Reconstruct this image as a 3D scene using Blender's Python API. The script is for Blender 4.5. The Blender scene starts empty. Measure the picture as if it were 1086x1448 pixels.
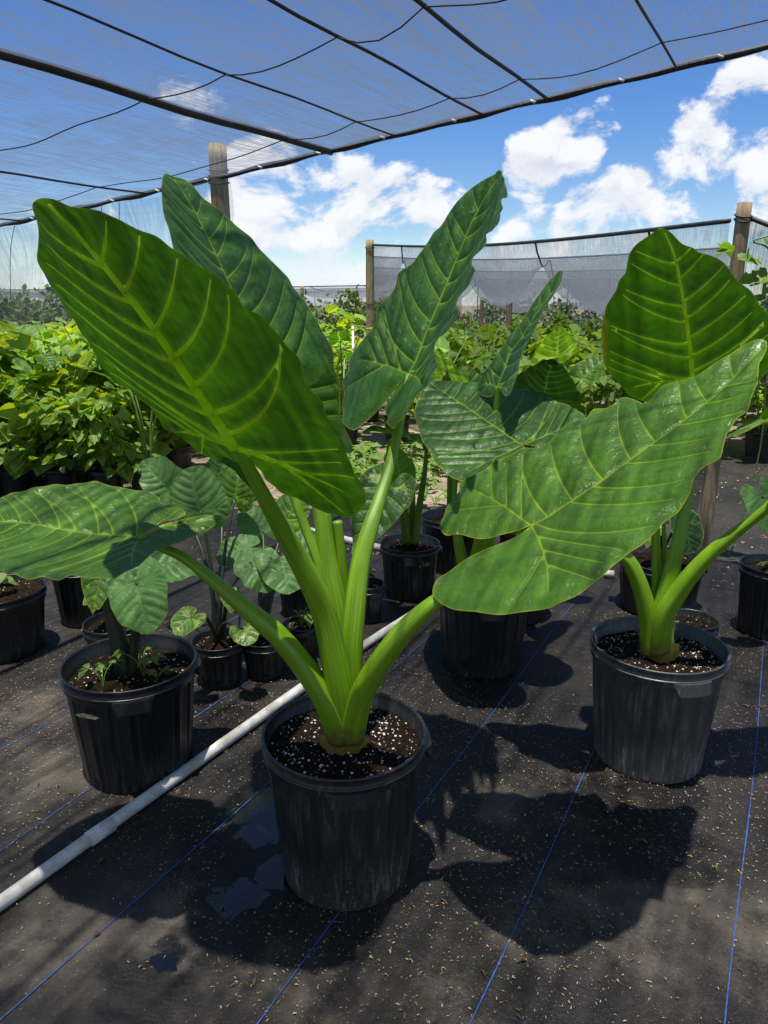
import bpy, bmesh, math, random
import numpy as np
from mathutils import Vector, Matrix
from mathutils.geometry import delaunay_2d_cdt

SC = bpy.context.scene
COL = SC.collection
R = math.radians
rng = np.random.default_rng(7)
random.seed(7)

# ------------------------------------------------------------------ camera
FPX, PITCH, CAMZ = 1050.0, R(15.6), 1.28
cd = bpy.data.cameras.new('camera')
cam = bpy.data.objects.new('camera', cd)
COL.objects.link(cam)
cam.location = (0, 0, CAMZ)
cam.rotation_euler = (R(90) - PITCH, 0, 0)
cd.sensor_fit = 'VERTICAL'
cd.sensor_height = 36.0
cd.lens = 36.0 * FPX / 1448.0
cd.clip_start, cd.clip_end = 0.02, 2000
SC.camera = cam
CP, SP = math.cos(PITCH), math.sin(PITCH)
CAM = np.array([0, 0, CAMZ])

def ray(u, v):
    """direction of sight through a point of the photograph (1086 x 1448)"""
    xc, yc = (u - 543) / FPX, (724 - v) / FPX
    return np.array([xc, CP + yc * SP, -SP + yc * CP])

def at(u, v, Y):
    """world point at distance Y in front of the camera"""
    d = ray(u, v)
    return CAM + d * (Y / d[1])

def ground(u, v, z=0.0):
    d = ray(u, v)
    return CAM + d * ((z - CAMZ) / d[2])

# ------------------------------------------------------------------ light
TOSUN = Vector((-0.05, -0.12, 1.0)).normalized()
SUN_EL = math.asin(TOSUN.z)
SUN_AZ = math.atan2(TOSUN.x, TOSUN.y)
sd = bpy.data.lights.new('sun', 'SUN')
sd.energy, sd.angle, sd.color = 5.0, R(0.75), (1.0, 0.95, 0.86)
sun = bpy.data.objects.new('sun', sd)
COL.objects.link(sun)
sun.location = (0, 0, 20)
sun.rotation_euler = TOSUN.to_track_quat('Z', 'Y').to_euler()

SC.view_settings.view_transform = 'Standard'
SC.view_settings.look = 'None'
SC.view_settings.exposure = 0.80
SC.view_settings.gamma = 1.0
SC.render.engine = 'CYCLES'
SC.cycles.max_bounces = 7
SC.cycles.diffuse_bounces = 3
SC.cycles.glossy_bounces = 2
SC.cycles.transmission_bounces = 4
SC.cycles.transparent_max_bounces = 14
SC.cycles.caustics_reflective = False
SC.cycles.caustics_refractive = False
SC.cycles.use_denoising = True
SC.cycles.sample_clamp_indirect = 6.0

# ------------------------------------------------------------------ node helper
class NT:
    def __init__(s, tree):
        s.t = tree
    def n(s, typ, ins=None, **kw):
        nd = s.t.nodes.new(typ)
        for k, v in kw.items():
            setattr(nd, k, v)
        for k, v in (ins or {}).items():
            sock = nd.inputs[k]
            if hasattr(v, 'is_output'):
                s.t.links.new(v, sock)
            else:
                if isinstance(v, tuple) and len(v) == 3 and len(getattr(sock, 'default_value', v)) == 4:
                    v = v + (1.0,)
                sock.default_value = v
        return nd
    def math(s, op, a, b=0.0, c=None, clamp=False):
        nd = s.n('ShaderNodeMath', {0: a, 1: b}, operation=op, use_clamp=clamp)
        if c is not None:
            if hasattr(c, 'is_output'):
                s.t.links.new(c, nd.inputs[2])
            else:
                nd.inputs[2].default_value = c
        return nd.outputs[0]
    def mix(s, f, a, b, blend='MIX'):
        nd = s.t.nodes.new('ShaderNodeMix')
        nd.data_type, nd.blend_type = 'RGBA', blend
        for i, v in ((0, f), (6, a), (7, b)):
            if hasattr(v, 'is_output'):
                s.t.links.new(v, nd.inputs[i])
            else:
                nd.inputs[i].default_value = v + (1.0,) if isinstance(v, tuple) and len(v) == 3 else v
        return nd.outputs[2]
    def ss(s, x, lo, hi, a=0.0, b=1.0):
        nd = s.n('ShaderNodeMapRange', {0: x, 1: lo, 2: hi, 3: a, 4: b}, interpolation_type='SMOOTHSTEP')
        return nd.outputs[0]
    def noise(s, vec, scale, detail=4.0, rough=0.55, dist=0.0, out=0):
        nd = s.n('ShaderNodeTexNoise', {'Scale': scale, 'Detail': detail, 'Roughness': rough, 'Distortion': dist})
        if vec is not None:
            s.t.links.new(vec, nd.inputs['Vector'])
        return nd.outputs[out]
    def mapping(s, vec, scale=(1, 1, 1), rot=(0, 0, 0), loc=(0, 0, 0)):
        return s.n('ShaderNodeMapping', {'Vector': vec, 'Scale': scale, 'Rotation': rot, 'Location': loc}).outputs[0]
    def link(s, a, b):
        s.t.links.new(a, b)

# ------------------------------------------------------------------ sky
w = bpy.data.worlds.new('World')
SC.world = w
w.use_nodes = True
w.node_tree.nodes.clear()
T = NT(w.node_tree)
sky = T.n('ShaderNodeTexSky', sky_type='NISHITA', sun_disc=False, sun_elevation=SUN_EL, sun_rotation=SUN_AZ,
          air_density=1.0, dust_density=0.0, ozone_density=3.0)
skyc = T.n('ShaderNodeHueSaturation', {'Hue': 0.514, 'Saturation': 1.34, 'Value': 0.78, 'Color': sky.outputs[0]}).outputs[0]
gen = T.n('ShaderNodeTexCoord').outputs['Generated']
nrm = T.n('ShaderNodeVectorMath', {0: gen}, operation='NORMALIZE').outputs[0]
# cumulus banks: direction, inner and outer angular radius (degrees), weight
BANKS = [((380, 285), 2.5, 7.5, .98), ((470, 300), 2.5, 7, 1), ((570, 310), 2, 6.5, 1), ((625, 285), 1, 4, .9), ((430, 395), 3, 8, .95), ((330, 385), 2, 8, .8), ((540, 380), 2, 6, .85),
         ((755, 235), 1, 4.2, .95), ((810, 200), 1, 4, .95), ((850, 172), .5, 3, .8),
         ((1000, 205), 1.5, 5, .95), ((1060, 155), 1.5, 5, .95), ((950, 265), 1.5, 5, .92), ((890, 300), 1.5, 5, .95), ((830, 325), 1.5, 5, .95), ((760, 345), 2, 6, .8),
         ((270, 180), 2, 7, .75), ((240, 300), 2, 9, .8), ((60, 410), 3, 10, .8), ((640, 400), 2, 9, .6), ((1200, 190), 3, 12, 1), ((100, 60), 3, 8, .5)]
mask = None
for (u, v), r0, r1, wt in BANKS:
    d = ray(u, v); d = d / np.linalg.norm(d)
    dt = T.n('ShaderNodeVectorMath', {0: nrm, 1: tuple(d)}, operation='DOT_PRODUCT').outputs['Value']
    m = T.ss(dt, math.cos(R(r1)), math.cos(R(r0)), 0.0, wt)
    mask = m if mask is None else T.math('MAXIMUM', mask, m)
# added unseen clouds behind the viewer, cover widened to whiten the ambient light
far_n = T.noise(T.mapping(nrm, (1, 1, 2.2), loc=(3.1, 1.7, .4)), 2.3, 3.0)
sep = T.n('ShaderNodeSeparateXYZ', {0: nrm})
behind = T.ss(sep.outputs[1], 0.25, -0.15)
mask = T.math('MAXIMUM', mask, T.math('MULTIPLY', T.ss(far_n, .40, .55), behind))
warp = T.noise(nrm, 3.0, 3.0, .5, out=1)
wv = T.n('ShaderNodeVectorMath', {0: warp, 1: (.5, .5, .5)}, operation='SUBTRACT').outputs[0]
wv = T.n('ShaderNodeVectorMath', {0: wv, 3: .16}, operation='SCALE').outputs[0]
cv = T.n('ShaderNodeVectorMath', {0: nrm, 1: wv}, operation='ADD').outputs[0]
cvm = T.mapping(cv, (1, 1, 1.5))
def cloud_noise(vec):
    return T.noise(vec, 10.5, 8.0, .60)
n1 = cloud_noise(cvm)
off = T.n('ShaderNodeVectorMath', {0: cvm, 1: (-.004, .0, .035)}, operation='ADD').outputs[0]
n2 = cloud_noise(off)
dens = T.math('ADD', n1, T.math('MULTIPLY_ADD', mask, .62, -.62))
dens2 = T.math('ADD', n2, T.math('MULTIPLY_ADD', mask, .62, -.62))
alpha = T.ss(dens, .38, .50)
alpha = T.math('MULTIPLY', alpha, T.ss(mask, .05, .5))
shade = T.math('SUBTRACT', n1, n2)
lit = T.ss(shade, -.07, .09)
thick = T.ss(dens, .46, .78)
ccol = T.mix(T.math('MULTIPLY', T.math('SUBTRACT', 1.0, lit), T.math('MULTIPLY_ADD', thick, .8, .2)), (5.6, 5.7, 5.9), (2.5, 2.9, 3.8))
col = T.mix(T.math('MULTIPLY', alpha, .96), skyc, ccol)
low = T.ss(sep.outputs[2], .09, .0, 0.0, .6)
col = T.mix(low, col, (4.6, 5.3, 6.4))
bg = T.n('ShaderNodeBackground', {'Color': col, 'Strength': 0.1})
wo = T.n('ShaderNodeOutputWorld')
T.link(bg.outputs[0], wo.inputs[0])

# ------------------------------------------------------------------ materials
def new_mat(name):
    m = bpy.data.materials.new(name)
    m.use_nodes = True
    m.node_tree.nodes.clear()
    t = NT(m.node_tree)
    out = t.n('ShaderNodeOutputMaterial')
    return m, t, out

def principled(t, **kw):
    return t.n('ShaderNodeBsdfPrincipled', {k.replace('_', ' '): v for k, v in kw.items()})

def leaf_material(name, top, under, trans, vein, attr=True, tmix=.40, rough=.37, rim=(.30, .34, .02), vary=.0, edge_yellow=.10):
    m, t, out = new_mat(name)
    geo = t.n('ShaderNodeNewGeometry')
    obj = t.n('ShaderNodeTexCoord').outputs['Object']
    nz = t.noise(obj, 9.0, 4.0)
    nz2 = t.noise(obj, 55.0, 3.0)
    f = t.math('ADD', t.math('MULTIPLY', nz, .7), t.math('MULTIPLY', nz2, .3))
    d = lambda c, k: tuple(x * k for x in c)
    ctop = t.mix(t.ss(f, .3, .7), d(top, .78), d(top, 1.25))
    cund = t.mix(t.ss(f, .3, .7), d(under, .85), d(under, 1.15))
    tr = t.mix(t.ss(f, .3, .7), d(trans, .8), d(trans, 1.2))
    if vary:
        rnd = geo.outputs['Random Per Island']
        ctop = t.mix(t.math('MULTIPLY', rnd, vary), ctop, (top[0] * 2.6 + .03, top[1] * 1.5 + .02, top[2]))
        tr = t.mix(t.math('MULTIPLY', rnd, vary), tr, (trans[0] * 2.2, trans[1] * 1.2, trans[2]))
    if attr:
        vq = t.n('ShaderNodeAttribute', attribute_name='vein').outputs['Fac']
        v2 = t.n('ShaderNodeAttribute', attribute_name='vein_fine').outputs['Fac']
        ed = t.n('ShaderNodeAttribute', attribute_name='margin').outputs['Fac']
        vm = t.math('MULTIPLY', t.ss(vq, 1.0, .4), .78)
        # fine net of veinlets between the side veins
        wv_ = t.n('ShaderNodeVectorMath', {0: obj, 1: t.n('ShaderNodeVectorMath', {0: t.noise(obj, 20.0, 2.0, .5, out=1), 3: .03}, operation='SCALE').outputs[0]}, operation='ADD').outputs[0]
        vor = t.n('ShaderNodeTexVoronoi', {'Vector': wv_, 'Scale': 58.0}, feature='DISTANCE_TO_EDGE').outputs['Distance']
        ret = t.ss(vor, .10, .0)
        vs = t.math('MULTIPLY', t.ss(v2, 1.0, .0), .10)
        # pale halo of the blade along the veins
        halo = t.math('MULTIPLY', t.ss(vq, 4.0, 1.0), .07)
        k = t.math('MAXIMUM', t.math('MAXIMUM', vm, t.math('MULTIPLY', ret, .10)), t.math('MAXIMUM', halo, vs))
        ctop = t.mix(k, ctop, vein)
        cund = t.mix(t.math('MAXIMUM', vm, t.math('MULTIPLY', ret, .12)), cund, vein)
        tr = t.mix(t.math('MULTIPLY', t.math('SUBTRACT', vor, .25), .5, clamp=True), tr, d(trans, .4))
        tr = t.mix(t.math('MULTIPLY', ret, .35), tr, d(trans, .62))
        tr = t.mix(t.math('MAXIMUM', vm, halo), tr, d(vein, 2.1))
        blem = t.math('MULTIPLY', t.ss(t.noise(obj, 34.0, 4.0, .7), .70, .76), .55)
        ctop = t.mix(blem, ctop, (.20, .17, .05))
        yel = t.math('MULTIPLY', t.math('MULTIPLY', t.ss(ed, .022, .0), t.ss(t.noise(obj, 6.0, 2.0), .52, .68)), edge_yellow)
        ctop = t.mix(yel, ctop, (.40, .36, .03))
        cund = t.mix(yel, cund, (.40, .34, .03))
        tr = t.mix(yel, tr, (.30, .22, .01))
        em = t.ss(ed, .0035, .0008)
        ctop = t.mix(em, ctop, rim)
        cund = t.mix(em, cund, rim)
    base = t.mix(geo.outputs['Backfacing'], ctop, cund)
    rg = t.math('MULTIPLY_ADD', geo.outputs['Backfacing'], .22, t.math('MULTIPLY_ADD', nz2, .22, rough - .11))
    hb = t.math('ADD', nz2, t.math('MULTIPLY', t.noise(obj, 170.0, 2.0), .25))
    bump = t.n('ShaderNodeBump', {'Strength': .25, 'Distance': .004, 'Height': hb})
    if attr:
        # wrinkles running across the strips between the side veins
        arc = t.n('ShaderNodeAttribute', attribute_name='vein_arc').outputs['Fac']
        dv = t.n('ShaderNodeAttribute', attribute_name='vein_dist').outputs['Fac']
        wr = t.noise(t.n('ShaderNodeCombineXYZ', {0: t.math('MULTIPLY', arc, 62.0), 1: t.math('MULTIPLY', dv, 26.0), 2: 0.0}).outputs[0], 1.0, 3.0, .55, .8)
        wr2 = t.noise(obj, 26.0, 3.0, .5, 1.2)
        k_ = t.ss(dv, .0, .012)
        bump = t.n('ShaderNodeBump', {'Strength': .42, 'Distance': .008, 'Height': t.math('SUBTRACT', t.math('MULTIPLY', t.math('ADD', wr, t.math('MULTIPLY', wr2, .6)), k_), t.math('MULTIPLY', ret, .12)), 'Normal': bump.outputs[0]})
    p = principled(t, Base_Color=base, Roughness=rg, Normal=bump.outputs[0])
    p.inputs['Specular IOR Level'].default_value = .5
    tl = t.n('ShaderNodeBsdfTranslucent', {'Color': tr})
    mx = t.n('ShaderNodeMixShader', {0: tmix, 1: p.outputs[0], 2: tl.outputs[0]})
    t.link(mx.outputs[0], out.inputs[0])
    return m

def petiole_material(name, c0, c1, base_brown=True):
    m, t, out = new_mat(name)
    obj = t.n('ShaderNodeTexCoord').outputs['Object']
    tl_ = t.n('ShaderNodeAttribute', attribute_name='along').outputs['Fac']
    st = t.n('ShaderNodeAttribute', attribute_name='around').outputs['Fac']
    cmb = t.n('ShaderNodeCombineXYZ', {0: t.math('MULTIPLY', st, 26.0), 1: t.math('MULTIPLY', tl_, 3.0), 2: 0.0}).outputs[0]
    streak = t.noise(cmb, 1.6, 5.0, .65)
    c = t.mix(t.ss(streak, .36, .64), tuple(x * .8 for x in c0), c1)
    spots = t.ss(t.noise(obj, 120.0, 2.0), .70, .78)
    c = t.mix(t.math('MULTIPLY', spots, .55), c, (.22, .15, .04))
    scar = t.ss(t.noise(t.n('ShaderNodeCombineXYZ', {0: t.math('MULTIPLY', st, 4.0), 1: t.math('MULTIPLY', tl_, 26.0), 2: 3.0}).outputs[0], 1.0, 5.0, .6), .66, .74)
    c = t.mix(t.math('MULTIPLY', scar, .35), c, (.30, .27, .08))
    if base_brown:
        bb = t.ss(t.math('ADD', tl_, t.math('MULTIPLY', t.noise(obj, 40.0, 3.0), .08)), .10, .05)
        c = t.mix(t.math('MULTIPLY', bb, .85), c, (.12, .075, .02))
    bump = t.n('ShaderNodeBump', {'Strength': .2, 'Distance': .002, 'Height': streak})
    p = principled(t, Base_Color=c, Roughness=.42, Normal=bump.outputs[0])
    p.inputs['Subsurface Weight'].default_value = .25
    p.inputs['Subsurface Radius'].default_value = (.012, .02, .004)
    p.inputs['Subsurface Scale'].default_value = .6
    t.link(p.outputs[0], out.inputs[0])
    return m

def pot_material(name, dust, base=(.010, .011, .012)):
    m, t, out = new_mat(name)
    obj = t.n('ShaderNodeTexCoord').outputs['Object']
    sx = t.mapping(obj, (95, 95, 7))
    streak = t.noise(sx, 1.0, 5.0, .6)
    blot = t.noise(obj, 7.0, 5.0, .6)
    fine = t.noise(obj, 240.0, 3.0, .75)
    z = t.n('ShaderNodeSeparateXYZ', {0: obj}).outputs[2]
    low = t.ss(z, .16, .0)
    k = t.math('MULTIPLY', t.math('MULTIPLY', t.ss(streak, .47, .72), t.ss(fine, .38, .60, .25, 1.0)), t.math('MULTIPLY_ADD', low, .6, .40))
    k = t.math('MULTIPLY', k, t.ss(blot, .35, .65))
    k = t.math('ADD', k, t.math('MULTIPLY', t.ss(fine, .60, .68), t.math('MULTIPLY_ADD', low, 1.3, .30)))
    k = t.math('MULTIPLY', t.math('ADD', k, t.math('MULTIPLY', low, .08)), dust, clamp=True)
    c = t.mix(k, base, (.20, .195, .18))
    rg = t.math('MULTIPLY_ADD', k, .4, t.math('MULTIPLY_ADD', blot, .16, .24))
    bump = t.n('ShaderNodeBump', {'Strength': .25, 'Distance': .002, 'Height': t.math('ADD', streak, fine)})
    p = principled(t, Base_Color=c, Roughness=rg, Normal=bump.outputs[0])
    t.link(p.outputs[0], out.inputs[0])
    return m

def plain_material(name, c0, c1, scale=20.0, rough=.7, bump=.3, dist=.004, stretch=(1, 1, 1), spec=.5):
    m, t, out = new_mat(name)
    obj = t.mapping(t.n('ShaderNodeTexCoord').outputs['Object'], stretch)
    n1 = t.noise(obj, scale, 5.0, .6)
    n2 = t.noise(obj, scale * 6.3, 3.0, .6)
    f = t.math('ADD', t.math('MULTIPLY', n1, .65), t.math('MULTIPLY', n2, .35))
    c = t.mix(t.ss(f, .35, .65), c0, c1)
    b = t.n('ShaderNodeBump', {'Strength': bump, 'Distance': dist, 'Height': f})
    p = principled(t, Base_Color=c, Roughness=rough, Normal=b.outputs[0])
    p.inputs['Specular IOR Level'].default_value = spec
    t.link(p.outputs[0], out.inputs[0])
    return m

def net_material(name, openness, thread, scale=1.0, contrast=.28, panel=False):
    """woven shade cloth: real holes between the tapes, so part of the light passes straight through"""
    m, t, out = new_mat(name)
    uv = t.n('ShaderNodeTexCoord').outputs['UV']
    a = t.noise(t.mapping(uv, (80 * scale, 3.0 * scale, 1)), 1.0, 3.0, .65, .3)
    b = t.noise(t.mapping(uv, (4 * scale, 34 * scale, 1)), 1.0, 3.0, .6)
    big = t.noise(t.mapping(uv, (1.2 * scale, .7 * scale, 1)), 1.0, 3.0, .55)
    f = t.math('ADD', t.math('MULTIPLY', a, .58), t.math('ADD', t.math('MULTIPLY', b, .16), t.math('MULTIPLY', big, .26)))
    op = t.ss(f, .37, .63, openness - contrast, openness + contrast)
    if panel:   # the strip left of the heavy seam is a thinner cloth
        ux = t.n('ShaderNodeSeparateXYZ', {0: uv}).outputs[0]
        op = t.math('ADD', op, t.ss(ux, PANEL_U + .02, PANEL_U - .02, 0.0, .13), clamp=True)
    tp = t.n('ShaderNodeBsdfTransparent', {'Color': (1, 1, 1)})
    df = t.n('ShaderNodeBsdfDiffuse', {'Color': thread})
    tl = t.n('ShaderNodeBsdfTranslucent', {'Color': tuple(min(1, x * 1.5) for x in thread)})
    mx = t.n('ShaderNodeMixShader', {0: .5, 1: df.outputs[0], 2: tl.outputs[0]})
    mx2 = t.n('ShaderNodeMixShader', {0: op, 1: mx.outputs[0], 2: tp.outputs[0]})
    t.link(mx2.outputs[0], out.inputs[0])
    return m

M = {}
PANEL_U = 8.3
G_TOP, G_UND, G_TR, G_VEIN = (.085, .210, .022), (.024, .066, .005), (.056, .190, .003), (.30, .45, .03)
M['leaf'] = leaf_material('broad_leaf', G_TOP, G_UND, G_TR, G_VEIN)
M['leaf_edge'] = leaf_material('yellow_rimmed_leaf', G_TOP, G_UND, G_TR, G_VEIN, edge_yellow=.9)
M['leaf_shaded'] = leaf_material('shaded_broad_leaf', (.050, .150, .022), G_UND, G_TR, G_VEIN, rough=.40)  # darker, bluer broad leaf: lack of direct sun put into the colour
M['taro'] = leaf_material('taro_leaf', (.095, .225, .050), (.06, .13, .03), (.10, .28, .015), (.13, .25, .06), tmix=.35, rough=.48, rim=(.12, .22, .04), edge_yellow=.03)
M['leaf_pale'] = leaf_material('pale_translucent_leaf', (.06, .15, .015), (.10, .20, .02), (.22, .46, .01), (.32, .44, .05), tmix=.5)  # yellower and more translucent than the broad leaf
M['leaf_dull'] = leaf_material('dark_dull_leaf', (.018, .060, .012), (.02, .06, .01), (.03, .12, .005), (.10, .18, .02), tmix=.25)  # darker, duller green than the broad leaf
M['bush'] = leaf_material('bushy_leaf', (.16, .34, .038), (.15, .29, .04), (.34, .60, .018), G_VEIN, attr=False, tmix=.40, rough=.36, vary=.75)
M['bush_dark'] = leaf_material('dark_bushy_leaf', (.09, .22, .028), (.10, .19, .03), (.24, .44, .012), G_VEIN, attr=False, tmix=.35, rough=.42, vary=.5)
M['tree'] = leaf_material('tree_leaf', (.07, .12, .030), (.08, .13, .035), (.12, .21, .03), G_VEIN, attr=False, tmix=.3, rough=.5, vary=.5)
M['petiole'] = petiole_material('leaf_stalk', (.13, .285, .005), (.215, .38, .008))
M['petiole_dark'] = petiole_material('dark_leaf_stalk', (.012, .022, .012), (.03, .045, .02), False)
M['petiole_thin'] = petiole_material('thin_leaf_stalk', (.10, .20, .015), (.16, .26, .03), False)
M['rib'] = leaf_material('leaf_rib', (.62, .80, .06), (.62, .80, .06), (.70, .90, .05), G_VEIN, attr=False, tmix=.78, rough=.45)
M['pot'] = pot_material('black_pot_plastic', .35)
M['pot_dusty'] = pot_material('scuffed_pot_plastic', 1.15, (.016, .017, .018))
M['pot_grey'] = pot_material('weathered_pot_plastic', 2.6, (.050, .052, .052))
M['soil'] = plain_material('potting_soil', (.006, .0037, .002), (.028, .016, .008), 60.0, .95, 1.0, .012, spec=.12)
M['perlite'] = plain_material('perlite', (.55, .52, .44), (.8, .78, .72), 60.0, .8)
M['pipe'] = plain_material('white_pvc', (.46, .45, .42), (.72, .71, .68), 14.0, .40, .1, .002, (1, 1, 1))
m, t, out = new_mat('grimy_white_pvc')
obj = t.n('ShaderNodeTexCoord').outputs['Object']
g1 = t.noise(obj, 16.0, 5.0, .65); g2 = t.noise(obj, 75.0, 3.0, .6)
c = t.mix(t.ss(g1, .35, .68), (.70, .69, .65), (.46, .43, .37))
c = t.mix(t.ss(g2, .66, .71), c, (.13, .085, .045))
t.link(principled(t, Base_Color=c, Roughness=.42).outputs[0], out.inputs[0])
M['pipe'] = m
M['wood'] = plain_material('weathered_post', (.17, .125, .055), (.36, .28, .15), 9.0, .85, .7, .01, (6, 6, .8))
M['wood_grey'] = plain_material('grey_post', (.15, .11, .06), (.32, .25, .16), 9.0, .85, .7, .01, (6, 6, .8))
M['cable'] = plain_material('dark_cable', (.010, .010, .012), (.03, .03, .034), 30.0, .6)
M['clip'] = plain_material('white_clip', (.6, .6, .6), (.8, .8, .8), 30.0, .4)
M['net'] = net_material('overhead_shade_cloth', .47, (.085, .105, .14), contrast=.36, panel=True)
M['net_far'] = net_material('far_shade_cloth', .52, (.11, .125, .15), 2.0, .24)
M['net_sheer'] = net_material('sheer_side_cloth', .72, (.30, .31, .32), 1.0, .2)
M['straw'] = plain_material('straw_bits', (.30, .18, .07), (.60, .44, .22), 40.0, .8)
M['thread'] = plain_material('blue_thread', (.012, .06, .27), (.03, .13, .42), 90.0, .6)
M['weed'] = leaf_material('weed_leaf', (.10, .22, .02), (.12, .22, .03), (.25, .45, .02), G_VEIN, attr=False, tmix=.4)

# ------------------------------------------------------------------ object helpers
def mesh_obj(name, V, Fs, mat, parent=None, smooth=True, attrs=None, uv=None):
    """links ONE mesh object; V are world points, or points local to the parent thing when local=True was used to make them"""
    V = np.asarray(V, dtype=float)
    me = bpy.data.meshes.new(name)
    o = bpy.data.objects.new(name, me)
    if parent is not None:
        o.parent = parent
        root = parent
        offv = np.zeros(3)
        while root is not None:
            offv += np.array(root.location)
            root = root.parent
        V = V - offv
    else:
        c = V.mean(0) * [1, 1, 0] + [0, 0, V[:, 2].min()]
        o.location = c
        V = V - c
    me.from_pydata(V.tolist(), [], [tuple(int(i) for i in f) for f in Fs])
    if smooth:
        me.polygons.foreach_set('use_smooth', [True] * len(me.polygons))
    for k, a in (attrs or {}).items():
        at_ = me.attributes.new(k, 'FLOAT', 'POINT')
        at_.data.foreach_set('value', np.asarray(a, dtype=np.float32))
    if uv is not None:
        l = me.uv_layers.new(name='UVMap')
        idx = np.zeros(len(me.loops), dtype=np.int32)
        me.loops.foreach_get('vertex_index', idx)
        l.data.foreach_set('uv', np.asarray(uv, dtype=np.float32)[idx].ravel())
    me.materials.append(mat)
    me.update()
    COL.objects.link(o)
    return o

def tag(o, label, cat, group=None):
    o['label'] = label
    o['category'] = cat
    if group:
        o['group'] = group
    return o

def thing(name, label, cat, loc, group=None):
    o = bpy.data.objects.new(name, None)
    o.empty_display_size = .05
    COL.objects.link(o)
    o.location = tuple(loc)
    return tag(o, label, cat, group)

def struct(o):
    o['kind'] = 'structure'
    return o

def stuff(o):
    o['kind'] = 'stuff'
    return o

def dup(root, loc, rz, sc=1.0, label=None, group=None):
    r = root.copy(); COL.objects.link(r)
    r.location = tuple(loc); r.rotation_euler = (0, 0, rz); r.scale = (sc, sc, sc)
    if label: r['label'] = label
    if group: r['group'] = group
    for ch in list(root.children):
        c = ch.copy(); COL.objects.link(c); c.parent = r
        for g in ch.children:
            d = g.copy(); COL.objects.link(d); d.parent = c
    return r

def catmull(P, n, closed=False):
    """n points per span through P"""
    P = np.asarray(P, float)
    out = []
    N = len(P)
    spans = N if closed else N - 1
    for i in range(spans):
        if closed:
            p0, p1, p2, p3 = P[i - 1], P[i], P[(i + 1) % N], P[(i + 2) % N]
        else:
            p0, p1, p2, p3 = P[max(i - 1, 0)], P[i], P[i + 1], P[min(i + 2, N - 1)]
        k = n if np.isscalar(n) else n[i]
        for t in np.arange(k) / k:
            out.append(.5 * (2 * p1 + (p2 - p0) * t + (2 * p0 - 5 * p1 + 4 * p2 - p3) * t * t + (3 * p1 - p0 - 3 * p2 + p3) * t ** 3))
    if not closed:
        out.append(P[-1])
    return np.array(out)

def resample(P, step, closed=False):
    P = np.asarray(P, float)
    Q = np.vstack([P, P[:1]]) if closed else P
    s = np.concatenate([[0], np.cumsum(np.linalg.norm(np.diff(Q, axis=0), axis=1))])
    n = max(2, int(round(s[-1] / step)))
    ts = np.linspace(0, s[-1], n + 1)
    if closed:
        ts = ts[:-1]
    return np.stack([np.interp(ts, s, Q[:, k]) for k in range(Q.shape[1])], 1)

def tube_geo(P, rad, nseg=10, groove=0.0, up=None, flat=1.0, cap=True):
    P = np.asarray(P, float)
    n = len(P)
    rad = np.full(n, rad) if np.isscalar(rad) else np.asarray(rad)
    Tn = np.gradient(P, axis=0)
    Tn /= np.linalg.norm(Tn, axis=1)[:, None] + 1e-12
    u = np.array(up if up is not None else (0.13, 0.21, 1.0), float)
    V, F = [], []
    L = np.concatenate([[0], np.cumsum(np.linalg.norm(np.diff(P, axis=0), axis=1))])
    along, around = [], []
    prev = None
    for i in range(n):
        if prev is None:
            x = np.cross(Tn[i], u)
            if np.linalg.norm(x) < 1e-3:
                x = np.cross(Tn[i], [1, 0, 0])
        else:
            x = prev - Tn[i] * (prev @ Tn[i])
        x /= np.linalg.norm(x); y = np.cross(x, Tn[i]); prev = x
        for k in range(nseg):
            a = 2 * math.pi * k / nseg
            r = rad[i]
            if groove:
                r *= 1 - groove * max(0, math.cos(a - math.pi / 2)) ** 3
            V.append(P[i] + x * math.cos(a) * r * flat + y * math.sin(a) * r)
            along.append(L[i]); around.append(abs(k / nseg * 2 - 1))
    for i in range(n - 1):
        for k in range(nseg):
            a, b = i * nseg + k, i * nseg + (k + 1) % nseg
            F.append((a, a + nseg, b + nseg, b))
    if cap:
        F.append(tuple(range(nseg)))
        F.append(tuple(range((n - 1) * nseg, n * nseg))[::-1])
    return np.array(V), F, dict(along=along, around=around)

def join(geos):
    V, F, o = [], [], 0
    A = {}
    for g in geos:
        V.append(g[0]); F += [tuple(i + o for i in f) for f in g[1]]
        o += len(g[0])
        if len(g) > 2 and g[2]:
            for k in g[2]:
                A.setdefault(k, []).extend(g[2][k])
    return np.vstack(V), F, A

def tube(name, P, rad, mat, parent=None, **kw):
    V, F, A = tube_geo(P, rad, **kw)
    return mesh_obj(name, V, F, mat, parent, attrs=A)

# ------------------------------------------------------------------ leaves
def inside(poly, x, y):
    r = np.zeros(x.shape, bool)
    for i in range(len(poly)):
        x0, y0 = poly[i]; x1, y1 = poly[i - 1]
        if y0 == y1:
            continue
        r ^= ((y0 > y) != (y1 > y)) & (x < (x1 - x0) * (y - y0) / (y1 - y0) + x0)
    return r

def seg_dist(Q, S0, S1):
    """distance of points Q to segments; returns (min distance, index, parameter)"""
    D = S1 - S0
    L2 = (D ** 2).sum(1) + 1e-12
    best = np.full(len(Q), 9.0); bi = np.zeros(len(Q), int); bt = np.zeros(len(Q))
    for i in range(len(S0)):
        t = np.clip(((Q - S0[i]) @ D[i]) / L2[i], 0, 1)
        d = np.linalg.norm(Q - S0[i] - t[:, None] * D[i], axis=1)
        m = d < best
        best[m] = d[m]; bi[m] = i; bt[m] = t[m]
    return best, bi, bt

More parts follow.
